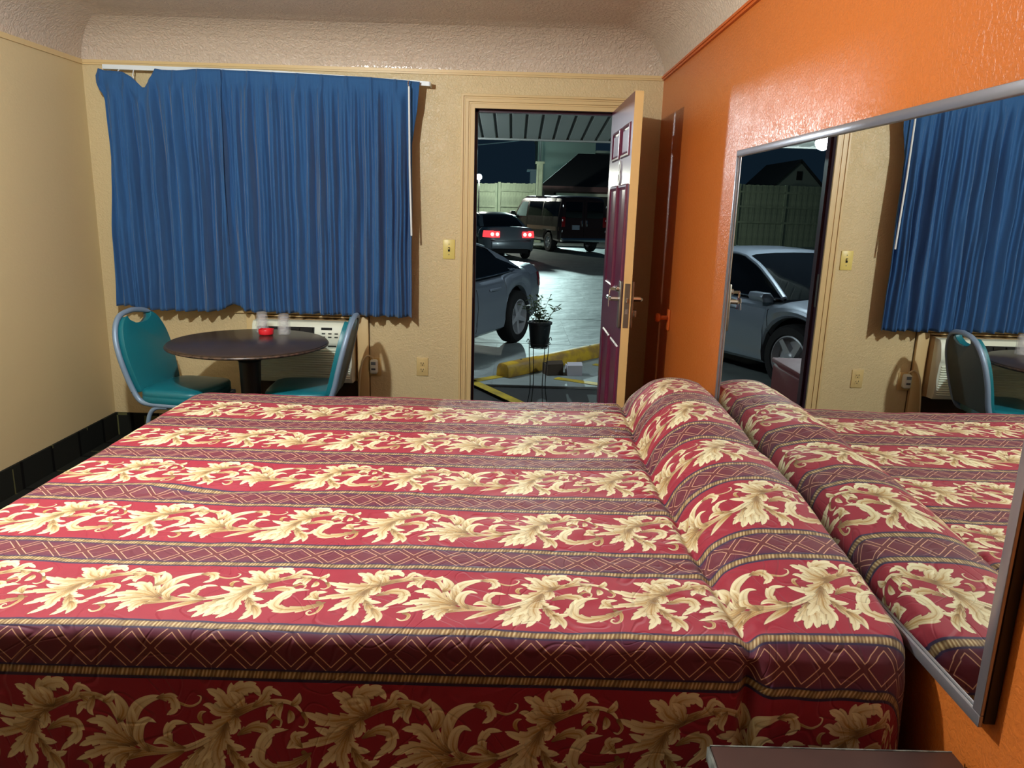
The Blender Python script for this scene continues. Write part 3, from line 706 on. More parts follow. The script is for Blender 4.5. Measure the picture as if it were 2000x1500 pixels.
    for dx in (0, 1100):
        # head: long pointed lobe, fans above and below
        if dx == 0: S([(a_+dx,c_) for a_,c_ in [(620,215),(500,232),(390,235),(255,205)]],0.017,'leaf',5,-0.05)
        S([(a_+dx,c_) for a_,c_ in [(625,210),(540,188),(500,150),(425,128)]],0.018,'leaf',5,0.05)
        S([(a_+dx,c_) for a_,c_ in [(630,205),(590,165),(600,130),(690,118),(735,150)]],0.019,'leaf',6,0.08)
        S([(a_+dx,c_) for a_,c_ in [(635,210),(610,160),(560,135)]],0.013,'leaf',3,0.0)
        S([(a_+dx,c_) for a_,c_ in [(610,222),(500,265),(430,285),(320,262)]],0.016,'leaf',4,0.0)
        if dx == 0: S([(a_+dx,c_) for a_,c_ in [(600,230),(480,290),(330,320),(180,345)]],0.012,'leaf',4,-0.15)
        S([(a_+dx,c_) for a_,c_ in [(590,228),(585,265),(555,300)]],0.013,'leaf',3,0.08)
        # hanging spray
        S([(a_+dx,c_) for a_,c_ in [(540,255),(520,310),(560,345),(645,352)]],0.015,'leaf',4,0.1)
        S([(a_+dx,c_) for a_,c_ in [(530,265),(480,330),(430,365),(340,425)]],0.016,'leaf',5,0.05)
        S([(a_+dx,c_) for a_,c_ in [(520,280),(480,370),(490,420),(430,492)]],0.015,'leaf',5,0.06)
        S([(a_+dx,c_) for a_,c_ in [(540,340),(590,395),(650,400),(700,385)]],0.013,'leaf',4,0.05)
        S([(a_+dx,c_) for a_,c_ in [(560,360),(610,420),(600,465),(565,496)]],0.014,'leaf',4,0.05)
        S([(a_+dx,c_) for a_,c_ in [(600,395),(650,440),(655,490)]],0.009,'leaf',0,-0.15)
        S([(a_+dx,c_) for a_,c_ in [(600,300),(680,270),(760,272),(765,320),(700,360),(660,385)]],0.014,'leaf',5,0.05)
    # garland from the second head to the long lobe of the first
    S([(1700,215),(1820,180),(1950,165),(2035,180),(2078,212)],0.0075,'stem',0,0.0)
    S([(1790,190),(1850,160),(1890,126),(1960,146)],0.011,'leaf',4,0.05)
    S([(1890,168),(1935,190),(1890,206),(1868,238)],0.010,'leaf',3,0.1)
    S([(1960,172),(1935,205),(1945,235)],0.008,'leaf',0,0.05)
    S([(2010,180),(2048,160),(2060,132)],0.008,'leaf',0,0.05)
    S([(2000,200),(2010,225),(1990,250)],0.008,'leaf',0,0.0)
    S([(1700,212),(1600,215),(1540,190),(1500,190)],0.013,'leaf',4,0.0)
    S([(2078,212),(2100,240),(2080,262),(2050,258)],0.004,'stem',0,-0.2)
    # hooked leaf to the left
    S([(300,362),(200,405),(80,425),(5,392),(15,330),(80,285),(175,272)],0.015,'leaf',6,0.05)
    S([(210,300),(190,330),(160,345)],0.008,'leaf',0,0.0)
    S([(250,340),(210,300),(290,285)],0.010,'leaf',3,0.0)
    # --- fabric shade of the red ground
    # --- diamond band and cords
    cord = 0.0155/PY; navy = 0.006/PY
    jb = int(band0*H)
    yb = ys[:jb]; yy = yb*PY
    b0 = (navy+cord+navy*0.6)*PY; b1 = band0*PY-b0
    sub = img[:jb]
    YB_ = np.repeat(yy[:,None], W, 1); XB_ = np.repeat((xs*PX)[None,:], jb, 0)
    plum = np.array([0.115,0.014,0.030]); plum2 = np.array([0.075,0.012,0.045])
    tt = np.clip((YB_-b0)/(b1-b0),0,1)
    base = plum[None,None]*(1-np.abs(2*tt-1)[...,None]**3)+plum2[None,None]*np.abs(2*tt-1)[...,None]**3
    sub[:] = base
    p = PX/8
    u_ = XB_/p; v_ = (YB_-(b0+b1)/2)/(b1-b0)*0.96
    s1 = u_+v_; s2 = u_-v_
    f1 = np.abs(((s1+0.5+0.5) % 1)-0.5); f2 = np.abs(((s2+0.5+0.5) % 1)-0.5)
    band_w = 0.105
    lines = np.zeros_like(f1); broadm = np.zeros_like(f1)
    for fa, fb in ((f1,f2),(f2,f1)):
        ln = np.clip(1-np.abs(fa-band_w)/0.024,0,1)*(fb > band_w*0.92)
        lines = np.maximum(lines, ln); broadm = np.maximum(broadm, (fa < band_w)*1.0)
    sub[:] = sub*(1-0.30*broadm[...,None])+np.array([0.10,0.03,0.012])*0.30*broadm[...,None]
    lc = np.array([0.72,0.44,0.28]); lines = (lines**0.8)[...,None]; sub[:] = sub*(1-lines)+lc*lines
    nv = np.array([0.022,0.012,0.055])
    for c0, inv in ((0,1),(band0-(navy*1.6+cord),-1)):
        for j in range(jb):
            yv = ys[j]-c0
            if yv < 0 or yv > navy*1.6+cord: continue
            lo = navy if inv == 1 else navy*0.6
            q = (yv-lo)/cord
            if 0 <= q <= 1:
                r_ = np.sin(PI*q)**0.6
                ph = (xs*80+q*0.55+0.12*np.sin(xs*2*PI*13)) % 1.0; ph2 = (xs*19+q*0.2+0.15*np.sin(xs*2*PI*5)) % 1.0
                k = (np.clip(np.abs(ph-0.5)*2,0,1)**1.6)[:,None]
                col = np.array([0.20,0.10,0.025])*(1-k)+np.array([0.62,0.50,0.28])*k
                dk = ((ph2 < 0.38)*0.5)[:,None]; col = col*(1-dk)+np.array([0.10,0.05,0.015])*dk
                sub[j] = col*(0.30+0.70*r_)
            else: sub[j] = nv
    img *= (1+0.04*rng.standard_normal((H,W,1)))
    img = np.clip(img,0,1)
    im = bpy.data.images.new('bedspread_print', W, H, float_buffer=True); im.colorspace_settings.name = 'Linear Rec.709'
    px = np.ones((H,W,4), np.float32); px[...,:3] = img[::-1]
    im.pixels.foreach_set(px.ravel()); im.update(); im.pack()
    return im
im_bed = fabric_image()
m_bed = mat('scroll_leaf_bedspread', rgb(150,30,45), 0.62, spec=0.3, sheen=0.15); nt = m_bed.node_tree; bs = nt.nodes['Principled BSDF']
ti = nt.nodes.new('ShaderNodeTexImage'); ti.image = im_bed; ti.extension = 'REPEAT'; ti.interpolation = 'Cubic'
uvn = nt.nodes.new('ShaderNodeUVMap'); uvn.uv_map = 'UVMap'
mp = nt.nodes.new('ShaderNodeMapping'); mp.inputs['Scale'].default_value = (1/0.612, 1/0.352, 1)
nt.links.new(uvn.outputs['UV'], mp.inputs['Vector']); nt.links.new(mp.outputs['Vector'], ti.inputs['Vector']); nt.links.new(ti.outputs['Color'], bs.inputs['Base Color'])
# quilting: meandering stitch lines as grooves
nq = nt.nodes.new('ShaderNodeTexNoise'); nq.inputs['Scale'].default_value = 8.5; nq.inputs['Detail'].default_value = 0.0; nq.inputs['Distortion'].default_value = 0.6
nt.links.new(uvn.outputs['UV'], nq.inputs['Vector'])
mm = nt.nodes.new('ShaderNodeMath'); mm.operation = 'MULTIPLY'; mm.inputs[1].default_value = 6.0
nt.links.new(nq.outputs['Fac'], mm.inputs[0])
pp = nt.nodes.new('ShaderNodeMath'); pp.operation = 'PINGPONG'; pp.inputs[1].default_value = 0.5
nt.links.new(mm.outputs[0], pp.inputs[0])
sm = nt.nodes.new('ShaderNodeMapRange'); sm.interpolation_type = 'SMOOTHSTEP'; sm.inputs['From Min'].default_value = 0.0; sm.inputs['From Max'].default_value = 0.13
nt.links.new(pp.outputs[0], sm.inputs['Value'])
bp_ = nt.nodes.new('ShaderNodeBump'); bp_.inputs['Strength'].default_value = 0.30; bp_.inputs['Distance'].default_value = 0.006
nt.links.new(sm.outputs['Result'], bp_.inputs['Height']); nt.links.new(bp_.outputs['Normal'], bs.inputs['Normal'])

# ------------------------------------------------------------------ bed
BX0, BX1, BY0, BY1, BZ = -1.335, 0.800, 1.285, 3.125, 0.677
bd = thing('bed', 'wide bed under the red scroll-leaf bedspread', 'bed', (0,0,0))
MB().box(BX0+0.05,BX1-0.03,BY0+0.05,BY1-0.05,0.36,BZ-0.03).build('mattress', mat('white_ticking', rgb(220,215,205),0.8), bd, bevel=0.03)
MB().box(BX0+0.05,BX1-0.03,BY0+0.05,BY1-0.05,0.06,0.355).build('box_base', mat('dark_box_base', rgb(60,50,45),0.8), bd)
XC = 0.474
def bedspread():
    na, nb = 470, 400
    A = np.concatenate([np.linspace(BX0-0.50, 0.36, 250), np.linspace(0.36, BX1+0.20, 190)[1:]])
    B = np.linspace(BY0-0.66, BY1+0.45, nb)
    R, r = 0.08, 0.032
    V = np.zeros((len(B), len(A), 3))
    cx, cyy, hx, hy = (BX0+BX1)/2, (BY0+BY1)/2, (BX1-BX0)/2, (BY1-BY0)/2
    for j, b_ in enumerate(B):
        for i, a in enumerate(A):
            px, py = a-cx, b_-cyy
            qx, qy = abs(px)-(hx-R), abs(py)-(hy-R)
            if qx > 0 and qy > 0:
                l = math.hypot(qx,qy); dist = l-R; nx, ny = math.copysign(qx/l,px), math.copysign(qy/l,py)
            elif qx > qy: dist = qx-R; nx, ny = math.copysign(1,px), 0.0
            else: dist = qy-R; nx, ny = 0.0, math.copysign(1,py)
            e = dist+r; drop = 0.0; x, y = a, b_
            if e > 0:
                if e < r*PI/2: f = r*math.sin(e/r); drop = r*(1-math.cos(e/r))
                else: f = r; drop = r+(e-r*PI/2)
                x = a-nx*(dist+r)+nx*f; y = b_-ny*(dist+r)+ny*f
            topw = max(0.0, 1-drop/0.05)
            z = BZ-drop
            # gentle loft and wandering wrinkles
            z += topw*(0.007*noise.noise((x*2.1,y*2.4,1.3))+0.0035*noise.noise((x*7,y*7,4.0))+0.0018*noise.noise((x*19,y*19,2)))
            z += topw*0.010*math.exp(-((x+0.95)/0.22)**2-((y-2.03-0.25*(x+0.95))/0.035)**2)
            z -= topw*0.010*math.exp(-((x+0.85)/0.25)**2-((y-1.98-0.25*(x+0.95))/0.03)**2)
            if drop > 0.03:   # slow ripples of the hanging sides
                k = min(1,(drop-0.03)/0.25)
                if abs(ny) > 0.5: y += math.copysign(1,ny)*(0.012*k*noise.noise((x*3.0,drop*1.5,7))+0.018*k)
                elif nx < 0: x -= 0.02*k
            # pillows under the spread
            xc = XC+0.018*math.sin(y*2.2)+0.006*noise.noise((y*6,0,0))
            s = (x-xc)/(BX1-XC)
            if s > -0.25:
                e2 = min(max((3.145-y)/0.17,0),1)
                along = float(np.interp(y,[1.27,1.40,1.60,1.85,2.15,2.7,3.2],[0.0,0.16,0.42,0.66,0.84,1.0,1.0]))*math.sin(PI/2*e2)**0.55
                dip = 1-0.16*math.exp(-((y-2.24)/0.09)**2)
                h = 0.0
                if s > 0: h = 0.148*(1-(1-min(s/0.55,1))**2.4)*(1-0.22*max(0,(s-0.6)/0.4)**2)
                z += topw*h*along*dip*(1+0.05*noise.noise((x*5,y*4,9)))
                g = math.exp(-((x-xc)/0.016)**2)
                z -= topw*0.018*g
                gath = math.exp(-abs(x-xc)/0.05)*math.sin(y*2*PI/0.052+2*noise.noise((y*8,x*4,1)))
                z += topw*0.0045*gath
                if drop > 0.02 and ny < -0.5:
                    k = min(1,drop/0.08)
                    y -= k*(0.016*min(1,max(0,s/0.12)) - 0.03*g*0.8)
                    if s > 0: y += k*0.010*math.sin(x*60)*0.25
            V[j,i] = (x, y, max(z,0.03))
    # uv follows the cloth's own length along each row
    du = np.linalg.norm(np.diff(V,axis=1),axis=2); u = np.concatenate([np.zeros((len(B),1)),np.cumsum(du,axis=1)],axis=1)
    i0 = int(np.argmin(np.abs(A+0.267)))
    # keep rows registered on the open top, let only the pillow part add length
    ua = np.tile((A+0.267)[None,:],(len(B),1))
    ic = int(np.argmin(np.abs(A-0.40)))
    inner = (B > BY0+0.01) & (B < BY1-0.05)
    ext = np.concatenate([np.zeros((len(B),ic+1)),np.cumsum(du[:,ic:]-np.diff(A)[None,ic:],axis=1)],axis=1)
    ext = np.clip(ext,0,0.25)
    ker = np.ones(15)/15
    ext = np.apply_along_axis(lambda c: np.convolve(np.pad(c,7,mode='edge'),ker,mode='valid'),0,ext)
    ua = ua+ext
    vb = np.tile(B[:,None],(1,len(A)))
    U = ua+180/1820*0.612
    # image row 0 (top) is the start of the diamond band; v runs up the image, world y away from the viewer
    Vv = (vb-1.614)+0.352*(1-0.355/2)
    uv = np.stack([U.ravel(), Vv.ravel()],1)
    nA = len(A)
    F = []
    for j in range(len(B)-1):
        for i in range(nA-1):
            k = j*nA+i; F.append((k,k+1,k+nA+1,k+nA))
    o = obj('bedspread', V.reshape(-1,3), F, m_bed, None, True, uv)
    return o
bo = bedspread()
tag(bo, 'red and gold scroll-leaf quilted bedspread drawn over the pillows', 'bedspread')

# ------------------------------------------------------------------ nightstand
m_ns = mat('dark_wood_laminate', rgb(74,54,50), 0.38, vary=(8,0.4,rgb(56,42,40)))
ns = thing('nightstand', 'dark wood nightstand with a worn top edge by the bed', 'nightstand', (0.60,0.93,0))
MB().box(-0.222,0.215,-0.24,0.24,0.520,0.548).build('top', m_ns, ns, bevel=0.004)
m_worn = mat('worn_grey_edge', rgb(120,128,124), 0.5, vary=(30,0.1,rgb(60,58,56)))
MB().box(-0.228,-0.2225,-0.24,0.24,0.520,0.547).build('edge_strip', m_worn, ns, bevel=0.002)
MB().box(-0.222,0.215,0.2405,0.244,0.522,0.547).build('edge_strip', m_worn, ns, bevel=0.001)
MB().box(-0.20,0.20,-0.22,0.22,0.06,0.519).build('body', m_ns, ns)
dwr = MB().box(-0.18,0.18,-0.238,-0.221,0.33,0.50).build('drawer', m_ns, ns, bevel=0.003)
MB().lathe([(0.012,0),(0.010,0.012),(0.016,0.02),(0,0.024)],14,Matrix.Translation((0,-0.238,0.415)) @ Matrix.Rotation(PI/2,4,'X')).build('knob', m_steel, dwr, smooth=True)
for sx in (-1,1):
    for sy in (-1,1): MB().box(sx*0.18-0.02,sx*0.18+0.02,sy*0.19-0.02,sy*0.19+0.02,0,0.06).build('foot', m_ns, ns)

# ------------------------------------------------------------------ ceiling lamp (just above the frame)
LP = (-1.15, 1.90)
cl_ = thing('ceiling_lamp', 'round ceiling lamp over the foot of the bed', 'ceiling lamp', (LP[0],LP[1],ZC))
MB().lathe([(0.09,-0.001),(0.09,-0.018),(0.05,-0.03),(0.02,-0.035),(0,-0.035)],28).build('base_plate', m_white, cl_, smooth=True)
MB().lathe([(0.018,-0.036),(0.018,-0.062),(0,-0.062)],16).build('socket', m_white, cl_, smooth=True)
m_bulb = mat('lit_bulb', (1,1,1,1), 0.5, emit=(1.0,0.95,0.86,1), estr=12)
MB().lathe([(0.0,-0.150),(0.022,-0.143),(0.034,-0.122),(0.034,-0.105),(0.018,-0.075),(0.014,-0.064),(0,-0.063)],20).build('bulb', m_bulb, cl_, smooth=True)
ld = bpy.data.lights.new('ceiling_lamp_light', 'POINT'); ld.energy = CEILING_LAMP_W; ld.color = (0.97,1.0,0.98); ld.shadow_soft_size = 0.035
lo = bpy.data.objects.new('ceiling_lamp_light', ld); C.objects.link(lo); lo.parent = cl_; lo.location = (0,0,-0.20)

# =================================================================== outside
GZ = -0.15
m_conc = mat('worn_concrete', rgb(140,152,150), 0.55, spec=0.4, bump=(3.0,0.5,0.03,8), vary=(2.2,0.25,rgb(112,122,122)))
m_joint = mat('dark_joint', rgb(30,34,34), 0.8)
m_yellow = mat('yellow_road_paint', rgb(205,180,50), 0.5, vary=(10,0.2,rgb(150,130,50)))
gd = struct('ground', 'worn concrete parking lot outside the door')
MB().box(-40,40,YF+0.14,80,GZ-0.12,GZ-0.03).build('bed_layer', m_joint, gd)
rot = math.radians(8); ca, sa = math.cos(rot), math.sin(rot)
rs = random.Random(5); slab_me = {}
for i in range(-9, 10):
    for j in range(0, 22):
        w_, d_ = 2.6, 2.2
        u0 = i*w_+(0.6 if j % 2 else 0); v0 = 3.6+j*d_
        cxx, cyv = u0*ca-v0*sa*0.0+0.14*v0, v0-0.0
        if cyv < YF+0.14+1.12 or abs(cxx) > 0.5*cyv+8: continue
        key = rs.randrange(3)
        if key not in slab_me:
            T = Matrix.Rotation(0,4,'Z')
            o = MB().box(-w_/2+0.008,w_/2-0.008,-d_/2+0.008,d_/2-0.008,-0.03,0.0).build('concrete_slab', m_conc, gd, bevel=0.006, bseg=1); slab_me[key] = o.data
        else:
            o = bpy.data.objects.new('concrete_slab', slab_me[key]); C.objects.link(o); o.parent = gd
        o.location = (cxx, cyv, GZ-0.002*rs.random()); o.rotation_euler = (0,0,0.0)
MB().box(-8,8,YF+0.141,YF+1.1,GZ-0.03,GZ-0.001).build('walkway', m_conc, gd)
def line(p, q, wd=0.10):
    P, Q = Vector((p[0],p[1],0)), Vector((q[0],q[1],0)); d = (Q-P).normalized(); n = Vector((-d.y,d.x,0))*wd/2
    zz0, zz1 = GZ+0.0005, GZ+0.004
    c4 = [P-n,Q-n,Q+n,P+n]
    MB().prism([(c.x,c.y) for c in c4], zz0, zz1, lambda a,b_,d_: (a,b_,d_)).build('painted_line', m_yellow, gd)
line((-0.38,7.02),(0.30,5.86)); line((-0.36,7.0),(0.06,7.38)); line((0.45,7.22),(1.6,6.62)); line((0.90,7.95),(1.7,7.5),0.09)

# carport roof over the walk: pressed pans running away from the wall
m_pan = mat('galvanised_roof_pan', rgb(150,158,150), 0.45, 0.3)
cp = struct('roof', 'ribbed metal porch roof over the walkway')
def roof_z(y): return 2.595-(y-4.74)*0.1
pan = None
for k in range(-34, 30):
    xx = 0.02+k*0.1525
    if pan is None:
        pr = [(-0.068,0.0),(-0.060,-0.018),(0.060,-0.018),(0.068,0.0)]
        b = MB(); n = 4
        V = [(a,4.75,roof_z(4.75)+z) for a,z in pr]+[(a,8.55,roof_z(8.55)+z) for a,z in pr]+[(a,4.75,roof_z(4.75)+z+0.003) for a,z in pr]+[(a,8.55,roof_z(8.55)+z+0.003) for a,z in pr]
        Fc = []
        for i in range(3): Fc += [(i,i+1,n+i+1,n+i),(2*n+i,3*n+i,3*n+i+1,2*n+i+1)]
        b.add(V,Fc); o = b.build('roof_pan', m_pan, cp); pan = o.data
    else:
        o = bpy.data.objects.new('roof_pan', pan); C.objects.link(o); o.parent = cp
    o.location = (xx,0,0)
b = MB()
b.add([(-5.3,4.75,roof_z(4.75)+0.004),(4.6,4.75,roof_z(4.75)+0.004),(4.6,8.56,roof_z(8.56)+0.004),(-5.3,8.56,roof_z(8.56)+0.004)]+[(-5.3,4.75,roof_z(4.75)+0.03),(4.6,4.75,roof_z(4.75)+0.03),(4.6,8.56,roof_z(8.56)+0.03),(-5.3,8.56,roof_z(8.56)+0.03)],[(0,1,2,3),(7,6,5,4),(0,4,5,1),(1,5,6,2),(2,6,7,3),(3,7,4,0)])
b.build('roof_deck', mat('dark_roof_deck', rgb(70,74,72),0.7), cp)
MB().box(-5.3,4.6,8.552,8.60,roof_z(8.55)-0.035,roof_z(8.55)+0.06).build('fascia', mat('weathered_fascia', rgb(120,126,120),0.6), cp)
MB().box(-5.3,4.6,4.741,4.76,roof_z(4.75)-0.06,roof_z(4.75)+0.06).build('ledger', m_outside, cp)
for px_ in (-4.6, 3.6): MB().box(px_-0.05,px_+0.05,8.40,8.50,GZ,roof_z(8.45)-0.02).build('roof_post', m_pan, cp)

# porch lamp under that roof
PLX, PLY, PLZ = -1.36, 7.68, 2.165
pq = thing('porch_lamp', 'lit white globe lamp under the porch roof', 'lamp', (PLX,PLY,0))
MB().lathe([(0.055,roof_z(PLY)-0.02),(0.055,roof_z(PLY)-0.045),(0.03,PLZ+0.07),(0.0,PLZ+0.07)],18).build('mount', m_white, pq, smooth=True)
m_globe = mat('lit_globe', (1,1,1,1), 0.4, emit=(0.84,0.94,1.0,1), estr=PORCH_LAMP_W/(PI*4*PI*0.07**2))
MB().lathe([(0.0,PLZ-0.07)]+[(0.07*math.sin(a),PLZ-0.07*math.cos(a)) for a in np.linspace(0.15,PI-0.4,12)],20).build('globe', m_globe, pq, smooth=True)

added_lamp = thing('porch_lamp', 'lit white globe lamp further along the porch roof', 'lamp', (3.2,6.9,0))  # unseen second lamp, added as fill for the near flank of the silver sedan
for ch_ in pq.children:
    if ch_.type == 'MESH':
        c_ = ch_.copy(); C.objects.link(c_); c_.parent = added_lamp; c_.location.z += roof_z(6.9)-roof_z(PLY)

# added flood head out of view, brightens the far sedan's rear and the fence
fh = thing('added_flood', 'added flood head out of view lighting the far sedan', 'lamp', (4.2,8.62,2.30))
MB().box(-0.05,0.05,-0.018,0.02,-0.05,0.05).build('bracket', m_steel, fh, bevel=0.004)
MB().box(-0.10,0.10,0.02,0.10,-0.07,0.07).build('housing', m_steel, fh, bevel=0.012)
MB().box(-0.085,0.085,0.1005,0.104,-0.055,0.055).build('lens', mat('lit_added_flood_lens',(1,1,1,1),0.4,emit=(0.85,1.0,0.98,1),estr=30), fh)
ld = bpy.data.lights.new('added_flood_light','SPOT'); ld.energy = ADDED_FLOOD_W; ld.spot_size = math.radians(75); ld.spot_blend = 0.6; ld.color = (0.85,1.0,0.98); ld.shadow_soft_size = 0.06
lo = bpy.data.objects.new('added_flood_light', ld); C.objects.link(lo); lo.parent = fh; lo.location = (0,0.16,0)
lo.rotation_euler = Vector((-4.6,16.5,-1.6)).to_track_quat('-Z','Y').to_euler()

# maroon box by the jamb
bx = thing('bench_box', 'low maroon painted box outside against the wall', 'box', (-0.56,5.10,GZ))
MB().box(-0.27,0.27,-0.33,0.30,0.02,0.58).build('body', m_outside, bx, bevel=0.03, bseg=3)
MB().box(-0.275,0.275,-0.335,0.305,0.581,0.612).build('lid', m_outside, bx, bevel=0.008)

# wheel stop
ws = thing('wheel_stop', 'worn yellow concrete wheel stop behind the plant pot', 'wheel stop', (0.50,7.88,GZ), math.atan2(1.30,1.12))
pr = [(-0.085,0.0),(0.085,0.0),(0.075,0.095),(0.055,0.128),(0.02,0.138),(-0.02,0.138),(-0.055,0.128),(-0.075,0.095)]
m_stop = mat('chipped_yellow_paint', rgb(196,160,34), 0.55, bump=(18,0.4,0.01), vary=(7,0.10,rgb(150,118,52)))
MB().prism(pr, -0.88, 0.88, lambda a,b_,d: (d,a,b_)).build('block', m_stop, ws, bevel=0.012)
for s in (-0.6,0.6): MB().lathe([(0.012,0.136),(0.012,0.142),(0,0.142)],10,Matrix.Translation((s,0,0))).build('anchor_pin', m_steel, ws)

# plant on a wire stand
pt = thing('potted_plant', 'leafy plant in a dark nursery pot outside the door', 'potted plant', (0.232,6.05,0.375))
m_pot = mat('dark_green_plastic_pot', rgb(22,34,38), 0.5)
MB().lathe([(0.0,0.0),(0.068,0.0),(0.072,0.004),(0.090,0.185),(0.100,0.188),(0.101,0.205),(0.094,0.207),(0.088,0.19),(0.0,0.19)],28).build('pot', m_pot, pt, smooth=True, angle=50)
MB().lathe([(0.0,0.1905),(0.086,0.1905),(0.0,0.197)],20).build('soil', mat('dark_soil', rgb(40,32,28),0.9), pt)
m_leaf = mat('green_leaf', rgb(92,120,84), 0.45); m_stem = mat('plant_stem', rgb(70,86,60), 0.6)
leaf_me = None; rp = random.Random(11)
for k in range(15):
    a = rp.uniform(0,2*PI); r0 = rp.uniform(0.0,0.06); h = rp.uniform(0.10,0.24); lean = rp.uniform(0.02,0.11)
    base = Vector((r0*math.cos(a),r0*math.sin(a),0.19)); tip = base+Vector((lean*math.cos(a),lean*math.sin(a),h))
    mid = (base+tip)/2+Vector((0,0,0.02))
    path = smooth_path([base,mid,tip],4)
    st = MB().tube(path,0.0018,5).build('stem', m_stem, pt)
    for q in range(9):
        p_ = path[min(len(path)-1,2+q*(len(path)-2)//9)]
        if leaf_me is None:
            V = [(0,0,0),(0.012,0.0095,0.003),(0.03,0.011,0.005),(0.052,0,0.0),(0.03,-0.011,0.005),(0.012,-0.0095,0.003),(0.028,0,-0.001)]
            Fc = [(0,1,6),(1,2,6),(2,3,6),(3,4,6),(4,5,6),(5,0,6)]
            o = obj('leaf', V, Fc, m_leaf, st); leaf_me = o.data
        else:
            o = bpy.data.objects.new('leaf', leaf_me); C.objects.link(o); o.parent = st
        o.location = p_; o.rotation_euler = (rp.uniform(-0.5,0.5), rp.uniform(-0.7,0.5), rp.uniform(0,2*PI)); s_ = rp.uniform(0.6,1.2); o.scale = (s_,s_,s_)
sd = thing('plant_stand', 'thin black wire stand holding up the plant pot', 'plant stand', (0.232,6.05,GZ))
m_wire = mat('black_wire', rgb(18,20,22), 0.5, 0.4)
H_ = 0.375-GZ
MB().tube([(0.092*math.cos(a),0.092*math.sin(a),H_+0.03) for a in np.linspace(0,2*PI,28,endpoint=False)],0.0035,6,closed=True).build('top_ring', m_wire, sd)
MB().tube([(0.07*math.cos(a),0.07*math.sin(a),H_-0.004) for a in np.linspace(0,2*PI,24,endpoint=False)],0.0035,6,closed=True).build('support_ring', m_wire, sd)
for k in range(4):
    a = k*PI/2+0.5; c_, s_ = math.cos(a), math.sin(a)
    MB().tube(smooth_path([(0.118*c_,0.118*s_,H_+0.045),(0.108*c_,0.108*s_,H_+0.07),(0.094*c_,0.094*s_,H_+0.05),(0.090*c_,0.090*s_,H_-0.05),(0.072*c_,0.072*s_,0.2),(0.105*c_,0.105*s_,0.0)],6),0.0035,6).build('leg', m_wire, sd)
    MB().tube([(0.0,0.0,H_-0.004),(0.09*c_,0.09*s_,H_-0.004)],0.003,6).build('brace', m_wire, sd)

# small cartons left by the wheel stop
def carton(name, label, x, y, w_, d_, h_, rz, m_out):
    t = thing(name, label, 'box', (x,y,GZ), rz)
    th = 0.006
    MB().box(-w_/2,w_/2,-d_/2,d_/2,0.0,th).build('base', m_out, t)
    for (a0,a1,c0,c1) in ((-w_/2,w_/2,-d_/2,-d_/2+th),(-w_/2,w_/2,d_/2-th,d_/2),(-w_/2,-w_/2+th,-d_/2+th,d_/2-th),(w_/2-th,w_/2,-d_/2+th,d_/2-th)):
        MB().box(a0,a1,c0,c1,th,h_).build('side_wall', m_out, t)
    T = Matrix.Translation((0,-d_/2,h_)) @ Matrix.Rotation(-0.9,4,'X')
    MB().box(-w_/2,w_/2,-0.003,0.003,0,0.05,T).build('flap', m_out, t)
carton('carton', 'open dark brown carton beside the wheel stop', 0.43, 7.42, 0.17, 0.14, 0.11, 0.35, mat('brown_card', rgb(70,58,46),0.8))
carton('carton', 'small open white carton beside the dark one', 0.64, 7.42, 0.15, 0.12, 0.10, 0.15, mat('white_card', rgb(205,205,215),0.7))

# ------------------------------------------------------------------ vehicles
m_glass = mat('dark_car_glass', rgb(10,13,16), 0.06, spec=0.8)
m_tyre = mat('black_tyre', rgb(18,19,20), 0.75, bump=(60,0.2,0.004))
m_rim = mat('silver_rim', rgb(176,180,184), 0.35, 0.25)
m_red = mat('red_lens', rgb(150,8,16), 0.2, coat=0.5)
m_redlit = mat('lit_red_lens', rgb(220,20,30), 0.3, emit=(1.0,0.05,0.06,1), estr=1.6)
m_plate_c = mat('licence_plate', rgb(150,165,180), 0.4)
def wheel(parent, x, y, side, R=0.32, rim=0.215, W=0.20):
    T = Matrix.Translation((x,y,R)) @ Matrix.Rotation(-side*PI/2,4,'X')     # local +z points outwards
    wl = MB().lathe([(rim,-W/2),(R-0.03,-W/2),(R-0.004,-W/2+0.03),(R,-0.03),(R,0.03),(R-0.004,W/2-0.03),(R-0.03,W/2),(rim+0.01,W/2),(rim,W/2-0.015)],36,T,False).build('tyre', m_tyre, parent, smooth=True)
    rb = MB().lathe([(rim,-W/2),(rim,W/2-0.012),(rim-0.012,W/2-0.006),(rim-0.02,W/2-0.02),(rim-0.03,0.02),(0.0,0.0)],36,T,False)
    rb.build('rim', m_rim, wl, smooth=True)
    for k in range(5):
        a = 2*PI*k/5+PI/2
        TT = T @ Matrix.Rotation(a,4,'Z')
        V = [(0.04,-0.032,W/2-0.03),(rim-0.012,-0.024,W/2-0.014),(rim-0.012,0.024,W/2-0.014),(0.04,0.032,W/2-0.03),(0.04,-0.032,0.0),(rim-0.012,-0.024,0.0),(rim-0.012,0.024,0.0),(0.04,0.032,0.0)]
        MB().add([tuple(TT @ Vector(p)) for p in V],[(0,1,2,3),(4,7,6,5),(0,4,5,1),(1,5,6,2),(2,6,7,3),(3,7,4,0)]).build('spoke', m_rim, wl)
    MB().lathe([(0.055,0.0),(0.055,W/2-0.03),(0.04,W/2-0.018),(0,W/2-0.016)],20,T).build('hub_cap', m_rim, wl, smooth=True)
    return wl
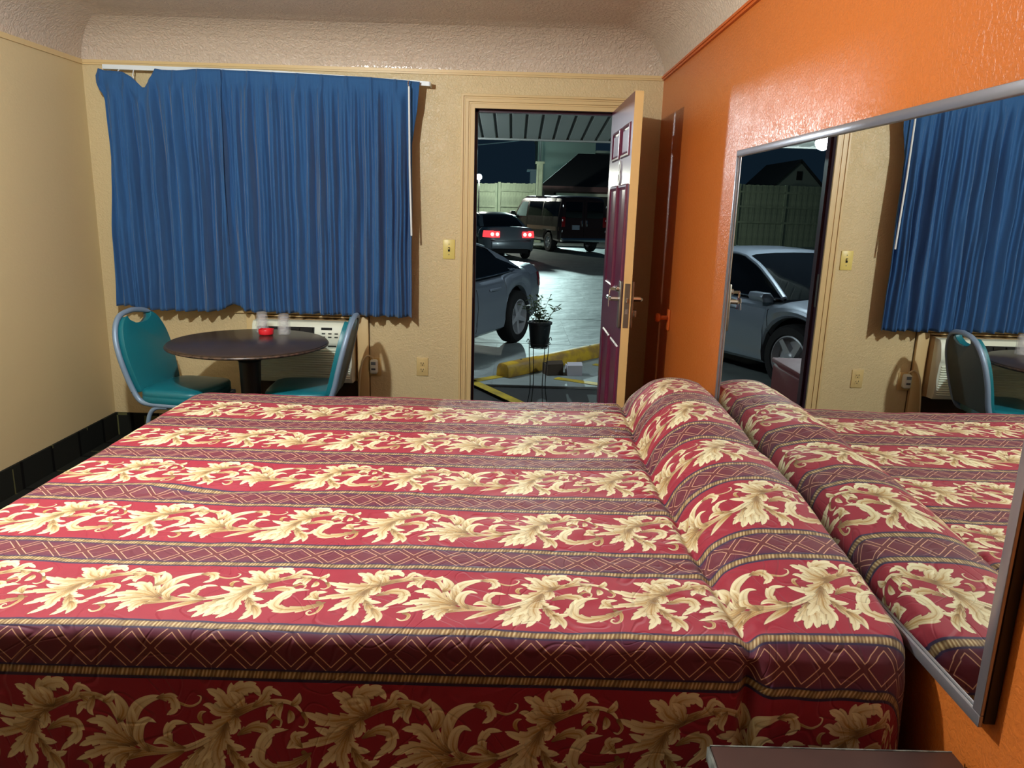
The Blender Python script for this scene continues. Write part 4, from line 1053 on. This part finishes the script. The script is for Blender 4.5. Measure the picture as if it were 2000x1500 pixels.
def loft(stations, sect):
    V = []; n = None
    for x in stations:
        s = sect(x); n = len(s); V += [(x,y,z) for y,z in s]
    m_ = len(stations); Fc = []
    for i in range(m_-1):
        for k in range(n-1): Fc.append((i*n+k,i*n+k+1,(i+1)*n+k+1,(i+1)*n+k))
    Fc.append(tuple(range(n))); Fc.append(tuple((m_-1)*n+k for k in range(n-1,-1,-1)))
    return V, Fc
def sedan(name, label, loc, rotz, paint, lit, wb=2.5, low=1.0):
    t = thing(name, label, 'car', loc, rotz)
    ra, fa = -wb/2+0.02, wb/2+0.02
    k_ = wb/2.6
    I = lambda x, pts: float(np.interp(x/k_, [p[0] for p in pts], [p[1] for p in pts]))
    ztop = lambda x: low*I(x,[(-2.30,0.62),(-2.27,0.80),(-2.20,0.965),(-2.12,1.005),(-1.7,0.99),(-1.35,0.965),(-0.4,0.925),(0.9,0.90),(1.15,0.905),(1.6,0.85),(2.05,0.76),(2.2,0.66),(2.3,0.50)])
    hw = lambda x: I(x,[(-2.30,0.58),(-2.25,0.70),(-2.12,0.80),(-1.7,0.87),(-1.2,0.895),(0,0.895),(1.2,0.885),(1.7,0.85),(2.05,0.75),(2.2,0.64),(2.3,0.48)])
    def zbot(x):
        z = I(x,[(-2.30,0.36),(-2.1,0.27),(-1.8,0.22),(0,0.19),(1.8,0.21),(2.3,0.27)])
        for ax in (ra, fa):
            d = abs(x-ax)
            if d < 0.375: z = max(z, 0.32+math.sqrt(0.375**2-d*d))
        return z
    def sect(x):
        zb_, zt, w_ = zbot(x), ztop(x), hw(x); h = zt-zb_
        half = [(w_*0.90,zb_),(w_*0.965,zb_+0.06*h),(w_*0.985,zb_+0.20*h),(w_*0.98,zb_+0.24*h),(w_*1.0,zb_+0.5*h),(w_*0.992,zb_+0.72*h),(w_*0.965,zb_+0.86*h),(w_*0.90,zb_+0.95*h),(w_*0.82,zb_+h),(w_*0.45,zb_+h+0.02),(0,zb_+h+0.028)]
        return half+[(-y,z) for y,z in reversed(half[:-1])]
    st = list(np.linspace(-2.30*k_,2.30*k_,70))
    for ax in (ra,fa): st += [ax-0.375,ax-0.3745,ax+0.3745,ax+0.375]
    V, Fc = loft(sorted(set(st)), sect)
    MB().add(V,Fc).build('body', paint, t, smooth=True, angle=28)
    MB().box(-2.2*k_,2.2*k_,-0.60,0.60,0.22,0.55).box(ra-0.40,ra+0.40,-0.70,0.70,0.24,0.74).box(fa-0.40,fa+0.40,-0.70,0.70,0.24,0.70).build('underbody', m_dark, t)
    # glasshouse
    zr = lambda x: (low*0.985)*1.0+(low-0.08*(low < 1))*(-0.985)+(low-0.08*(low < 1))*I(x,[(-1.52,0.985),(-1.2,1.16),(-0.95,1.28),(-0.70,1.375),(-0.2,1.425),(0.25,1.405),(0.55,1.28),(0.85,1.10),(1.12,0.92)])
    def gs(x):
        z1 = zr(x); z0_ = min(ztop(x)-0.02, z1-0.005); f = min(1,max(0,(z1-0.93*low)/(0.48*low))); wb_ = hw(x)*0.90; wt = wb_-(0.24*f)
        half = [(wb_,z0_),(wb_*0.5+wt*0.5+0.01,z0_*0.5+z1*0.5),(wt,z1-0.035*f),(wt*0.86,z1-0.005*f),(wt*0.45,z1+0.012*f),(0,z1+0.016*f)]
        return half+[(-y,z) for y,z in reversed(half[:-1])]
    st2 = [s*k_ for s in np.linspace(-1.52,1.12,34)]
    V, Fc = loft(st2, gs); MB().add(V,Fc).build('windows', m_glass, t, smooth=True, angle=35)
    # roof skin and pillars over the glass
    b = MB(); st3 = [s*k_ for s in np.linspace(-0.80,0.33,16)]
    rows = []
    for x in st3:
        s = gs(x); rows.append([(x,y*1.012,z+0.006) for y,z in s[2:-2]])
    V = [p for r in rows for p in r]; n = len(rows[0]); Fc = [(i*n+k,i*n+k+1,(i+1)*n+k+1,(i+1)*n+k) for i in range(len(rows)-1) for k in range(n-1)]
    b.add(V,Fc).build('roof', paint, t, smooth=True)
    for s in (-1,1):
        def edge(x, f=0.5):
            g = gs(x); return (x, s*(g[2][0]+0.006), g[2][1]+0.004)
        MB().tube([edge(x*k_) for x in np.linspace(1.10,0.30,9)],0.028,8,flat=0.7).build('windscreen_pillar', paint, t, smooth=True)
        MB().tube([edge(x*k_) for x in np.linspace(0.30,-0.78,9)],0.022,8,flat=0.7).build('roof_rail', paint, t, smooth=True)
        # rear quarter pillar as a broad painted panel
        b = MB(); rows = []
        for x in np.linspace(-1.50,-0.74,10):
            g = gs(x*k_); xr_ = x*k_
            lowx = xr_+0.0
            rows.append([(xr_, s*(g[0][0]+0.008), g[0][1]),(xr_, s*(g[1][0]+0.010), g[1][1]),(xr_, s*(g[2][0]+0.008), g[2][1]+0.005),(xr_, s*g[3][0]*1.0, g[3][1]+0.008)])
        V = []; Fc = []
        for i,r in enumerate(rows):
            f = i/(len(rows)-1); V += [r[3],r[2]]
            lo_ = Vector(r[2]).lerp(Vector(r[0]), max(0.0,1-1.25*max(0,f-0.30)/0.7)); V.append(tuple(lo_))
        for i in range(len(rows)-1):
            for k in range(2): Fc.append((i*3+k,i*3+k+1,(i+1)*3+k+1,(i+1)*3+k))
        b.add(V,Fc).build('rear_pillar', paint, t, smooth=True)
        g = gs(-0.1*k_)
        MB().tube([(-0.12*k_,s*(g[0][0]+0.004),g[0][1]),(-0.12*k_,s*(g[1][0]+0.006),g[1][1]),(-0.14*k_,s*(g[2][0]+0.004),g[2][1])],0.022,6,flat=0.5).build('door_pillar', m_black, t)
        MB().tube([(x*k_, s*(gs(x*k_)[0][0]+0.012), ztop(x*k_)+0.012) for x in np.linspace(-1.25,1.0,14)],0.008,6).build('belt_moulding', m_chrome, t, smooth=True)
        MB().tube([(-0.72*k_,s*(hw(-0.72)*0.995),0.78*low),(-0.55*k_,s*(hw(-0.55)*0.998+0.02),0.785*low),(-0.45*k_,s*(hw(-0.45)*0.995),0.78*low)],0.014,8).build('door_handle', paint, t, smooth=True)
        MB().tube([(0.30*k_,s*(hw(0.3)*0.995),0.78*low),(0.45*k_,s*(hw(0.45)*0.998+0.02),0.785*low),(0.55*k_,s*(hw(0.55)*0.995),0.78*low)],0.014,8).build('door_handle', paint, t, smooth=True)
        for xs_ in (-0.14,0.98):
            pts = []
            for z in np.linspace(0.26,0.88*low,9):
                sc = sect(xs_*k_); ys_ = np.interp(z,[q[1] for q in sc[:9]],[q[0] for q in sc[:9]]); pts.append((xs_*k_,s*(ys_+0.0008),z))
            MB().tube(pts,0.004,5).build('door_seam', m_dark, t)
        MB().add(*loft([0.80*k_,0.84*k_,0.96*k_,1.0*k_], lambda x: [(s*(0.84),0.88*low),(s*0.96,0.89*low),(s*0.99,0.94*low),(s*0.97,0.985*low),(s*0.88,0.985*low),(s*0.84,0.94*low)])).build('side_mirror', paint, t, bevel=0.008)
        wheel(t, ra, s*0.80, s); wheel(t, fa, s*0.80, s)
        # lamps
        tl = m_redlit if lit else m_red
        pts = []
        b = MB(); rows = []
        for x in np.linspace(-2.265*k_,-2.0*k_,7):
            sc = sect(x); row = []
            for z in np.linspace(0.70*low,0.90*low,5):
                ys_ = np.interp(z,[q[1] for q in sc[:9]],[q[0] for q in sc[:9]]); row.append((x-0.006,s*(ys_+0.008),z))
            rows.append(row)
        sc0 = rows[0]; inner = [[(-2.292*k_-0.004, s*y_, z) for z in np.linspace(0.70*low,0.885*low,5)] for y_ in (0.36,0.50,0.62)]
        rows = inner+rows
        V = [p for r in rows for p in r]; n = 5; Fc = [(i*n+k,i*n+k+1,(i+1)*n+k+1,(i+1)*n+k) for i in range(len(rows)-1) for k in range(n-1)]
        b.add(V,Fc); o = b.build('tail_lamp', tl, t, smooth=True)
        if lit:
            for yy_ in (0.44,0.60): MB().lathe([(0.055,0),(0.05,0.01),(0,0.014)],16,Matrix.Translation((-2.30*k_-0.006,s*yy_,0.795)) @ Matrix.Rotation(-PI/2,4,'Y')).build('lamp_bulb', bpy.data.materials.get('lit_red_core') or mat('lit_red_core',(1,0.5,0.4,1),0.4,emit=(1.0,0.30,0.22,1),estr=5), o)
        MB().box(2.0*k_,2.16*k_,s*0.62-0.12,s*0.62+0.06,0.60,0.72).build('head_lamp', m_glass, t, bevel=0.02)
    MB().box(-2.315*k_,-2.285*k_,-0.17,0.17,0.44,0.57).build('licence_plate', m_plate_c, t)
    MB().box(-2.325*k_,-2.24*k_,-0.62,0.62,0.36,0.60).build('rear_bumper', paint, t, bevel=0.025)
    MB().box(-2.30*k_,-2.26*k_,-0.64,0.64,0.60,0.625).build('bumper_gap', m_dark, t)
    return t
paint1 = mat('silver_car_paint', rgb(134,146,158), 0.30, 0.35, coat=0.6)
paint2 = mat('dark_silver_car_paint', rgb(120,134,142), 0.28, 0.25, coat=0.7)
# heading: local +x forward
h1 = math.atan2(-0.906,-0.424)
mid1 = Vector((-0.505,8.09)); near = Vector((0.906,-0.424))    # the flank facing the room
c1 = mid1-near*0.80
sedan('sedan', 'silver sedan parked beside the wheel stop', (c1.x,c1.y,GZ), h1, paint1, False, 2.5, 0.91)
a2 = math.radians(90+17)
fw2 = Vector((math.cos(a2),math.sin(a2))); rear2 = Vector((-0.10,23.6)); c2 = rear2+fw2*2.3
sedan('sedan', 'dark silver sedan with lit red tail lamps', (c2.x,c2.y,GZ), a2, paint2, True, 2.7)

def van(label, loc, rotz, paint):
    t = thing('van', label, 'van', loc, rotz)
    ra, fa = -1.62, 1.75
    I = lambda x, pts: float(np.interp(x, [p[0] for p in pts], [p[1] for p in pts]))
    zt = lambda x: I(x,[(-2.65,1.92),(-2.58,2.02),(-2.3,2.07),(0.9,2.08),(1.15,2.02),(1.85,1.22),(2.0,1.15),(2.55,1.02),(2.68,0.75)])
    hw = lambda x: I(x,[(-2.65,0.93),(-2.5,0.99),(1.8,0.99),(2.4,0.92),(2.68,0.78)])
    def zb(x):
        z = 0.42
        for ax in (ra,fa):
            d = abs(x-ax)
            if d < 0.44: z = max(z,0.36+math.sqrt(0.44**2-d*d))
        return z
    def sect(x):
        b0, t0, w_ = zb(x), zt(x), hw(x); h = t0-b0
        tum = min(1,max(0,(t0-1.0)))*0.13
        half = [(w_*0.94,b0),(w_,b0+0.05*h),(w_*1.005,b0+0.3*h),(w_*0.995,b0+0.52*h),(w_-tum*0.5,b0+0.78*h),(w_-tum,b0+0.94*h),(w_-tum-0.10,b0+0.99*h),(w_*0.4,b0+h+0.01),(0,b0+h+0.015)]
        return half+[(-y,z) for y,z in reversed(half[:-1])]
    st = list(np.linspace(-2.65,2.68,60))
    for ax in (ra,fa): st += [ax-0.44,ax-0.4395,ax+0.4395,ax+0.44]
    V,Fc = loft(sorted(set(st)),sect); MB().add(V,Fc).build('body', paint, t, smooth=True, angle=30)
    MB().box(-2.5,2.5,-0.75,0.75,0.36,0.6).build('underbody', m_dark, t)
    for s in (-1,1):
        # long dark side windows and the cab door window
        def side_patch(nm, x0_, x1_, f0, f1, m_, off=0.006, slope=0.0):
            rows = []
            for x in np.linspace(x0_,x1_,9):
                sc = sect(x); h0 = zb(x) if zb(x) > 0.43 else 0.42; row = []
                for z in np.linspace(f0,f1-slope*max(0,(x-1.0)),5):
                    y = np.interp(z,[q[1] for q in sc[:7]],[q[0] for q in sc[:7]]); row.append((x,s*(y+off),z))
                rows.append(row)
            V = [p for r in rows for p in r]; Fc = [(i*5+k,i*5+k+1,(i+1)*5+k+1,(i+1)*5+k) for i in range(8) for k in range(4)]
            return MB().add(V,Fc).build(nm, m_, t, smooth=True)
        side_patch('side_window',-2.42,-1.05,1.32,1.86,m_glass); side_patch('side_window',-0.98,0.28,1.32,1.86,m_glass)
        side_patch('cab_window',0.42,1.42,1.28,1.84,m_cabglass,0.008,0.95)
        side_patch('stripe',-2.55,0.3,0.80,0.95,mat('tan_stripe',rgb(120,92,70),0.35) if s == -1 else bpy.data.materials['tan_stripe'])
        for xs_ in (0.34,1.60):
            pts = []
            for z in np.linspace(0.5,1.9 if xs_ < 1 else 1.2,8):
                sc = sect(xs_); y = np.interp(z,[q[1] for q in sc[:7]],[q[0] for q in sc[:7]]); pts.append((xs_,s*(y+0.001),z))
            MB().tube(pts,0.006,5).build('door_seam', m_dark, t)
        MB().add(*loft([1.42,1.46,1.56,1.60],lambda x: [(s*1.0,1.20),(s*1.22,1.22),(s*1.26,1.34),(s*1.22,1.46),(s*1.06,1.46),(s*1.0,1.36)])).build('side_mirror', m_black, t, bevel=0.01)
        wheel(t,ra,s*0.86,s,0.36,0.21,0.24); wheel(t,fa,s*0.86,s,0.36,0.21,0.24)
        MB().box(-2.672,-2.63,s*0.86-0.07,s*0.86+0.07,0.95,1.32).build('tail_lamp', m_red, t, bevel=0.01)
        MB().box(-2.668,-2.640,s*0.44-0.34,s*0.44+0.34,1.28,1.86).build('rear_window', m_glass, t, bevel=0.03)
        MB().box(-2.70,-2.66,s*0.10-0.02,s*0.10+0.02,0.98,1.20).build('rear_handle', m_chrome, t, bevel=0.006)
        for z in (0.8,1.2,1.7): MB().tube([(-2.665,s*0.9,z-0.04),(-2.665,s*0.9,z+0.04)],0.018,8).build('rear_hinge', m_chrome, t)
    MB().box(-2.664,-2.648,-0.006,0.006,0.55,1.9).build('rear_seam', m_dark, t)
    MB().box(-2.78,-2.62,-0.95,0.95,0.42,0.56).build('rear_bumper', m_chrome, t, bevel=0.02)
    MB().box(-2.69,-2.662,0.2,0.5,0.86,1.02).build('licence_plate', m_plate_c, t)
    ws_ = MB()
    V = [(1.20,-0.80,1.95),(1.20,0.80,1.95),(1.84,0.90,1.26),(1.84,-0.90,1.26)]; ws_.add([(x+0.02,y,z+0.02) for x,y,z in V],[(0,1,2,3)]); ws_.build('windscreen', m_glass, t)
    return t
m_cabglass = mat('cab_glass_painted_light', rgb(120,140,140), 0.12, spec=0.8)  # light coming through the cab is put into this pale glass colour
m_vanp = mat('dark_brown_van_paint', rgb(58,40,40), 0.25, 0.3, coat=0.6)
a3 = math.radians(90+23); fw3 = Vector((math.cos(a3),math.sin(a3))); rv = Vector((2.60,28.6)); c3 = rv+fw3*2.65
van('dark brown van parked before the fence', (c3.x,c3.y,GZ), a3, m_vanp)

# ------------------------------------------------------------------ fence, far buildings, poles
m_fence = mat('pale_green_fence_board', rgb(150,164,140), 0.7, bump=(20,0.3,0.01), vary=(4,0.3,rgb(120,134,116)))
def fence(label, p, q, h, npan):
    P, Q = Vector((p[0],p[1],0)), Vector((q[0],q[1],0)); L = (Q-P).length; d = (Q-P)/L
    t = thing('board_fence', label, 'fence', (p[0],p[1],GZ), math.atan2(d.y,d.x), 'board fences around the lot')
    pw = L/npan; board = None
    for k in range(npan+1):
        MB().box(k*pw-0.06,k*pw+0.06,-0.07,0.05,0,h+0.03).build('post', m_fence, t)
    for k in range(npan):
        for z in (h-0.34,h-1.05,h-1.80): MB().box(k*pw+0.061,(k+1)*pw-0.061,-0.085,-0.0145,z-0.045,z+0.045).build('rail', m_fence, t)
        nb = int((pw-0.06)/0.145)
        for i in range(nb):
            if board is None:
                o = MB().box(-0.003,0.148,-0.014,-0.003,0.04,h).build('board', m_fence, t); board = o.data
            else:
                o = bpy.data.objects.new('board', board); C.objects.link(o); o.parent = t
            o.location = (k*pw+0.065+i*0.145,0.012*(i % 2),0.012*math.sin(i*3.7))
    return t
fence('pale board fence beyond the car with lit tail lamps', (-4.6,38.0), (-0.86,36.7), 2.66, 2)
fence('pale board fence between that run and the square column', (-0.73,36.5), (0.90,36.8), 2.70, 1)
fence('long pale board fence behind the silver car', (-16.5,38.9), (-4.75,38.1), 3.0, 5)
col = thing('fence_column', 'tall pale square column with capped top at the fence end', 'column', (1.14,36.6,GZ))
MB().box(-0.15,0.15,-0.15,0.15,0,3.60).build('shaft', m_fence, col, bevel=0.01)
MB().box(-0.21,0.21,-0.21,0.21,3.60,3.70).build('cap', m_fence, col, bevel=0.01)
for s in (-0.09,0.09): MB().box(s-0.03,s+0.03,-0.165,-0.1505,0.1,3.52).build('batten', m_fence, col)
# low building with dark roof at right
bd2 = thing('low_building', 'low dark building with a broad hipped roof behind the van', 'building', (0,0,0))
m_bwall = mat('brown_siding', rgb(70,52,48), 0.7); m_droof = mat('dark_shingle_roof', rgb(34,38,42), 0.85, bump=(8,0.4,0.03)); m_pale = mat('pale_trim', rgb(176,184,170), 0.6)
MB().box(1.5,13.0,39.6,47.0,GZ,2.55).build('wall', m_bwall, bd2)
MB().add([(1.25,39.3,2.53),(13.4,39.3,2.53),(13.4,47.4,2.53),(1.25,47.4,2.53),(3.45,43.4,4.42),(10.6,43.4,4.42)],[(0,1,5,4),(1,2,5),(2,3,4,5),(3,0,4),(3,2,1,0)]).build('roof', m_droof, bd2)
MB().box(1.25,13.4,39.26,39.32,2.30,2.55).build('fascia', mat('maroon_fascia', rgb(80,52,54),0.6), bd2)
gdw = MB().box(2.1,5.0,39.56,39.599,GZ,2.08).build('garage_opening', m_dark, bd2)
for a0,a1,c0,c1 in ((1.98,2.1,GZ,2.22),(5.0,5.12,GZ,2.22),(1.98,5.12,2.08,2.22)): MB().box(a0,a1,39.53,39.59,c0,c1).build('opening_trim', m_pale, bd2)
pb = thing('pale_building', 'pale blank building block rising behind the dark roof', 'building', (0,0,0))
MB().box(1.40,5.05,50.0,57.0,GZ,5.90).build('wall', mat('pale_green_stucco', rgb(150,170,160),0.8), pb)
MB().box(1.33,5.12,49.93,57.0,5.90,6.05).build('parapet', m_pale, pb)
MB().box(5.06,6.2,49.6,51.0,4.92,5.06).build('side_canopy', m_pale, pb)
ch = thing('roof_shed', 'small blue-grey shed top above the fence', 'shed', (0,0,0))
MB().box(0.80,1.22,41.4,42.6,GZ,3.35).build('wall', mat('blue_grey_board', rgb(84,104,120),0.7), ch)
MB().box(0.62,1.24,41.2,42.7,3.35,3.41).build('lid', mat('blue_grey_roof', rgb(96,116,130),0.7), ch)
gb = thing('gabled_house', 'grey gabled house beyond the long board fence', 'house', (0,0,0))
GX = -14.7
MB().prism([(GX-1.9,GZ),(GX+1.9,GZ),(GX+1.9,2.5),(GX,4.4),(GX-1.9,2.5)], 45.0, 51.0, lambda a,b_,d: (a,d,b_)).build('wall', mat('grey_siding', rgb(120,128,122),0.8), gb)
for s in (-1,1):
    xa, xb_, za, zb_ = GX+s*2.2, GX, 2.24, 4.44
    MB().add([(xa,44.8,za),(xb_,44.8,zb_),(xb_,51.1,zb_),(xa,51.1,za),(xa,44.8,za+0.12),(xb_,44.8,zb_+0.12),(xb_,51.1,zb_+0.12),(xa,51.1,za+0.12)],[(0,1,2,3),(4,7,6,5),(0,4,5,1),(1,5,6,2),(2,6,7,3),(3,7,4,0)]).build('roof_slope', m_droof, gb)
MB().box(GX-0.15,GX+0.15,44.94,44.999,3.4,3.9).build('gable_window', m_dark, gb)
m_pole = mat('grey_metal_pole', rgb(120,126,124), 0.5, 0.4)
# far street lamp seen past the jamb
sl = thing('street_lamp', 'small lit street lamp above the fence near the jamb', 'street lamp', (-1.545,33.4,GZ))
MB().tube([(0,0,0),(0,0,2.70)],0.03,8).build('pole', m_pole, sl, smooth=True)
MB().lathe([(0.0,2.70)]+[(0.12*math.sin(a),2.82-0.12*math.cos(a)) for a in np.linspace(0.2,PI-0.2,8)]+[(0.0,2.94)],14).build('globe', mat('lit_street_globe',(1,1,1,1),0.4,emit=(0.95,1.0,0.85,1),estr=STREET_LAMP_W/(PI*4*PI*0.12**2)), sl, smooth=True)
up_ = thing('utility_pole', 'thin utility pole with cross arm and sagging wire over the column', 'utility pole', (1.50,48.6,GZ))
MB().tube([(0,0,0),(0,0,6.0)],0.07,8).build('pole', m_pole, up_, smooth=True)
MB().box(-0.2,1.1,-0.05,0.05,5.75,5.85).build('cross_arm', m_pole, up_)
MB().tube([(0,0,5.95),(-0.1,-0.7,6.35)],0.03,8).build('lamp_arm', m_pole, up_, smooth=True)
MB().box(-0.28,0.06,-1.0,-0.66,6.34,6.44).build('lamp_head', m_pole, up_, bevel=0.02)
MB().box(-0.24,0.02,-0.97,-0.69,6.32,6.3395).build('lamp_lens', mat('lit_flood_lens',(1,1,1,1),0.4,emit=(0.70,1.0,0.97,1),estr=60), up_)
ld = bpy.data.lights.new('lot_lamp_light','SPOT'); ld.energy = FLOOD_LAMP_W; ld.spot_size = math.radians(115); ld.spot_blend = 0.5; ld.color = (0.70,1.0,0.97); ld.shadow_soft_size = 0.16
lo = bpy.data.objects.new('lot_lamp_light', ld); C.objects.link(lo); lo.parent = up_; lo.location = (-0.11,-0.83,6.12); lo.rotation_euler = (math.radians(62),0,PI)
MB().tube(smooth_path([(-11.0,0,5.4),(-5.3,0,5.22),(-2.6,0,5.42),(0,0,5.80)],8),0.035,6).build('wire', mat('pale_wire', rgb(110,130,140),0.6), up_, smooth=True)

bpy.context.view_layer.update()
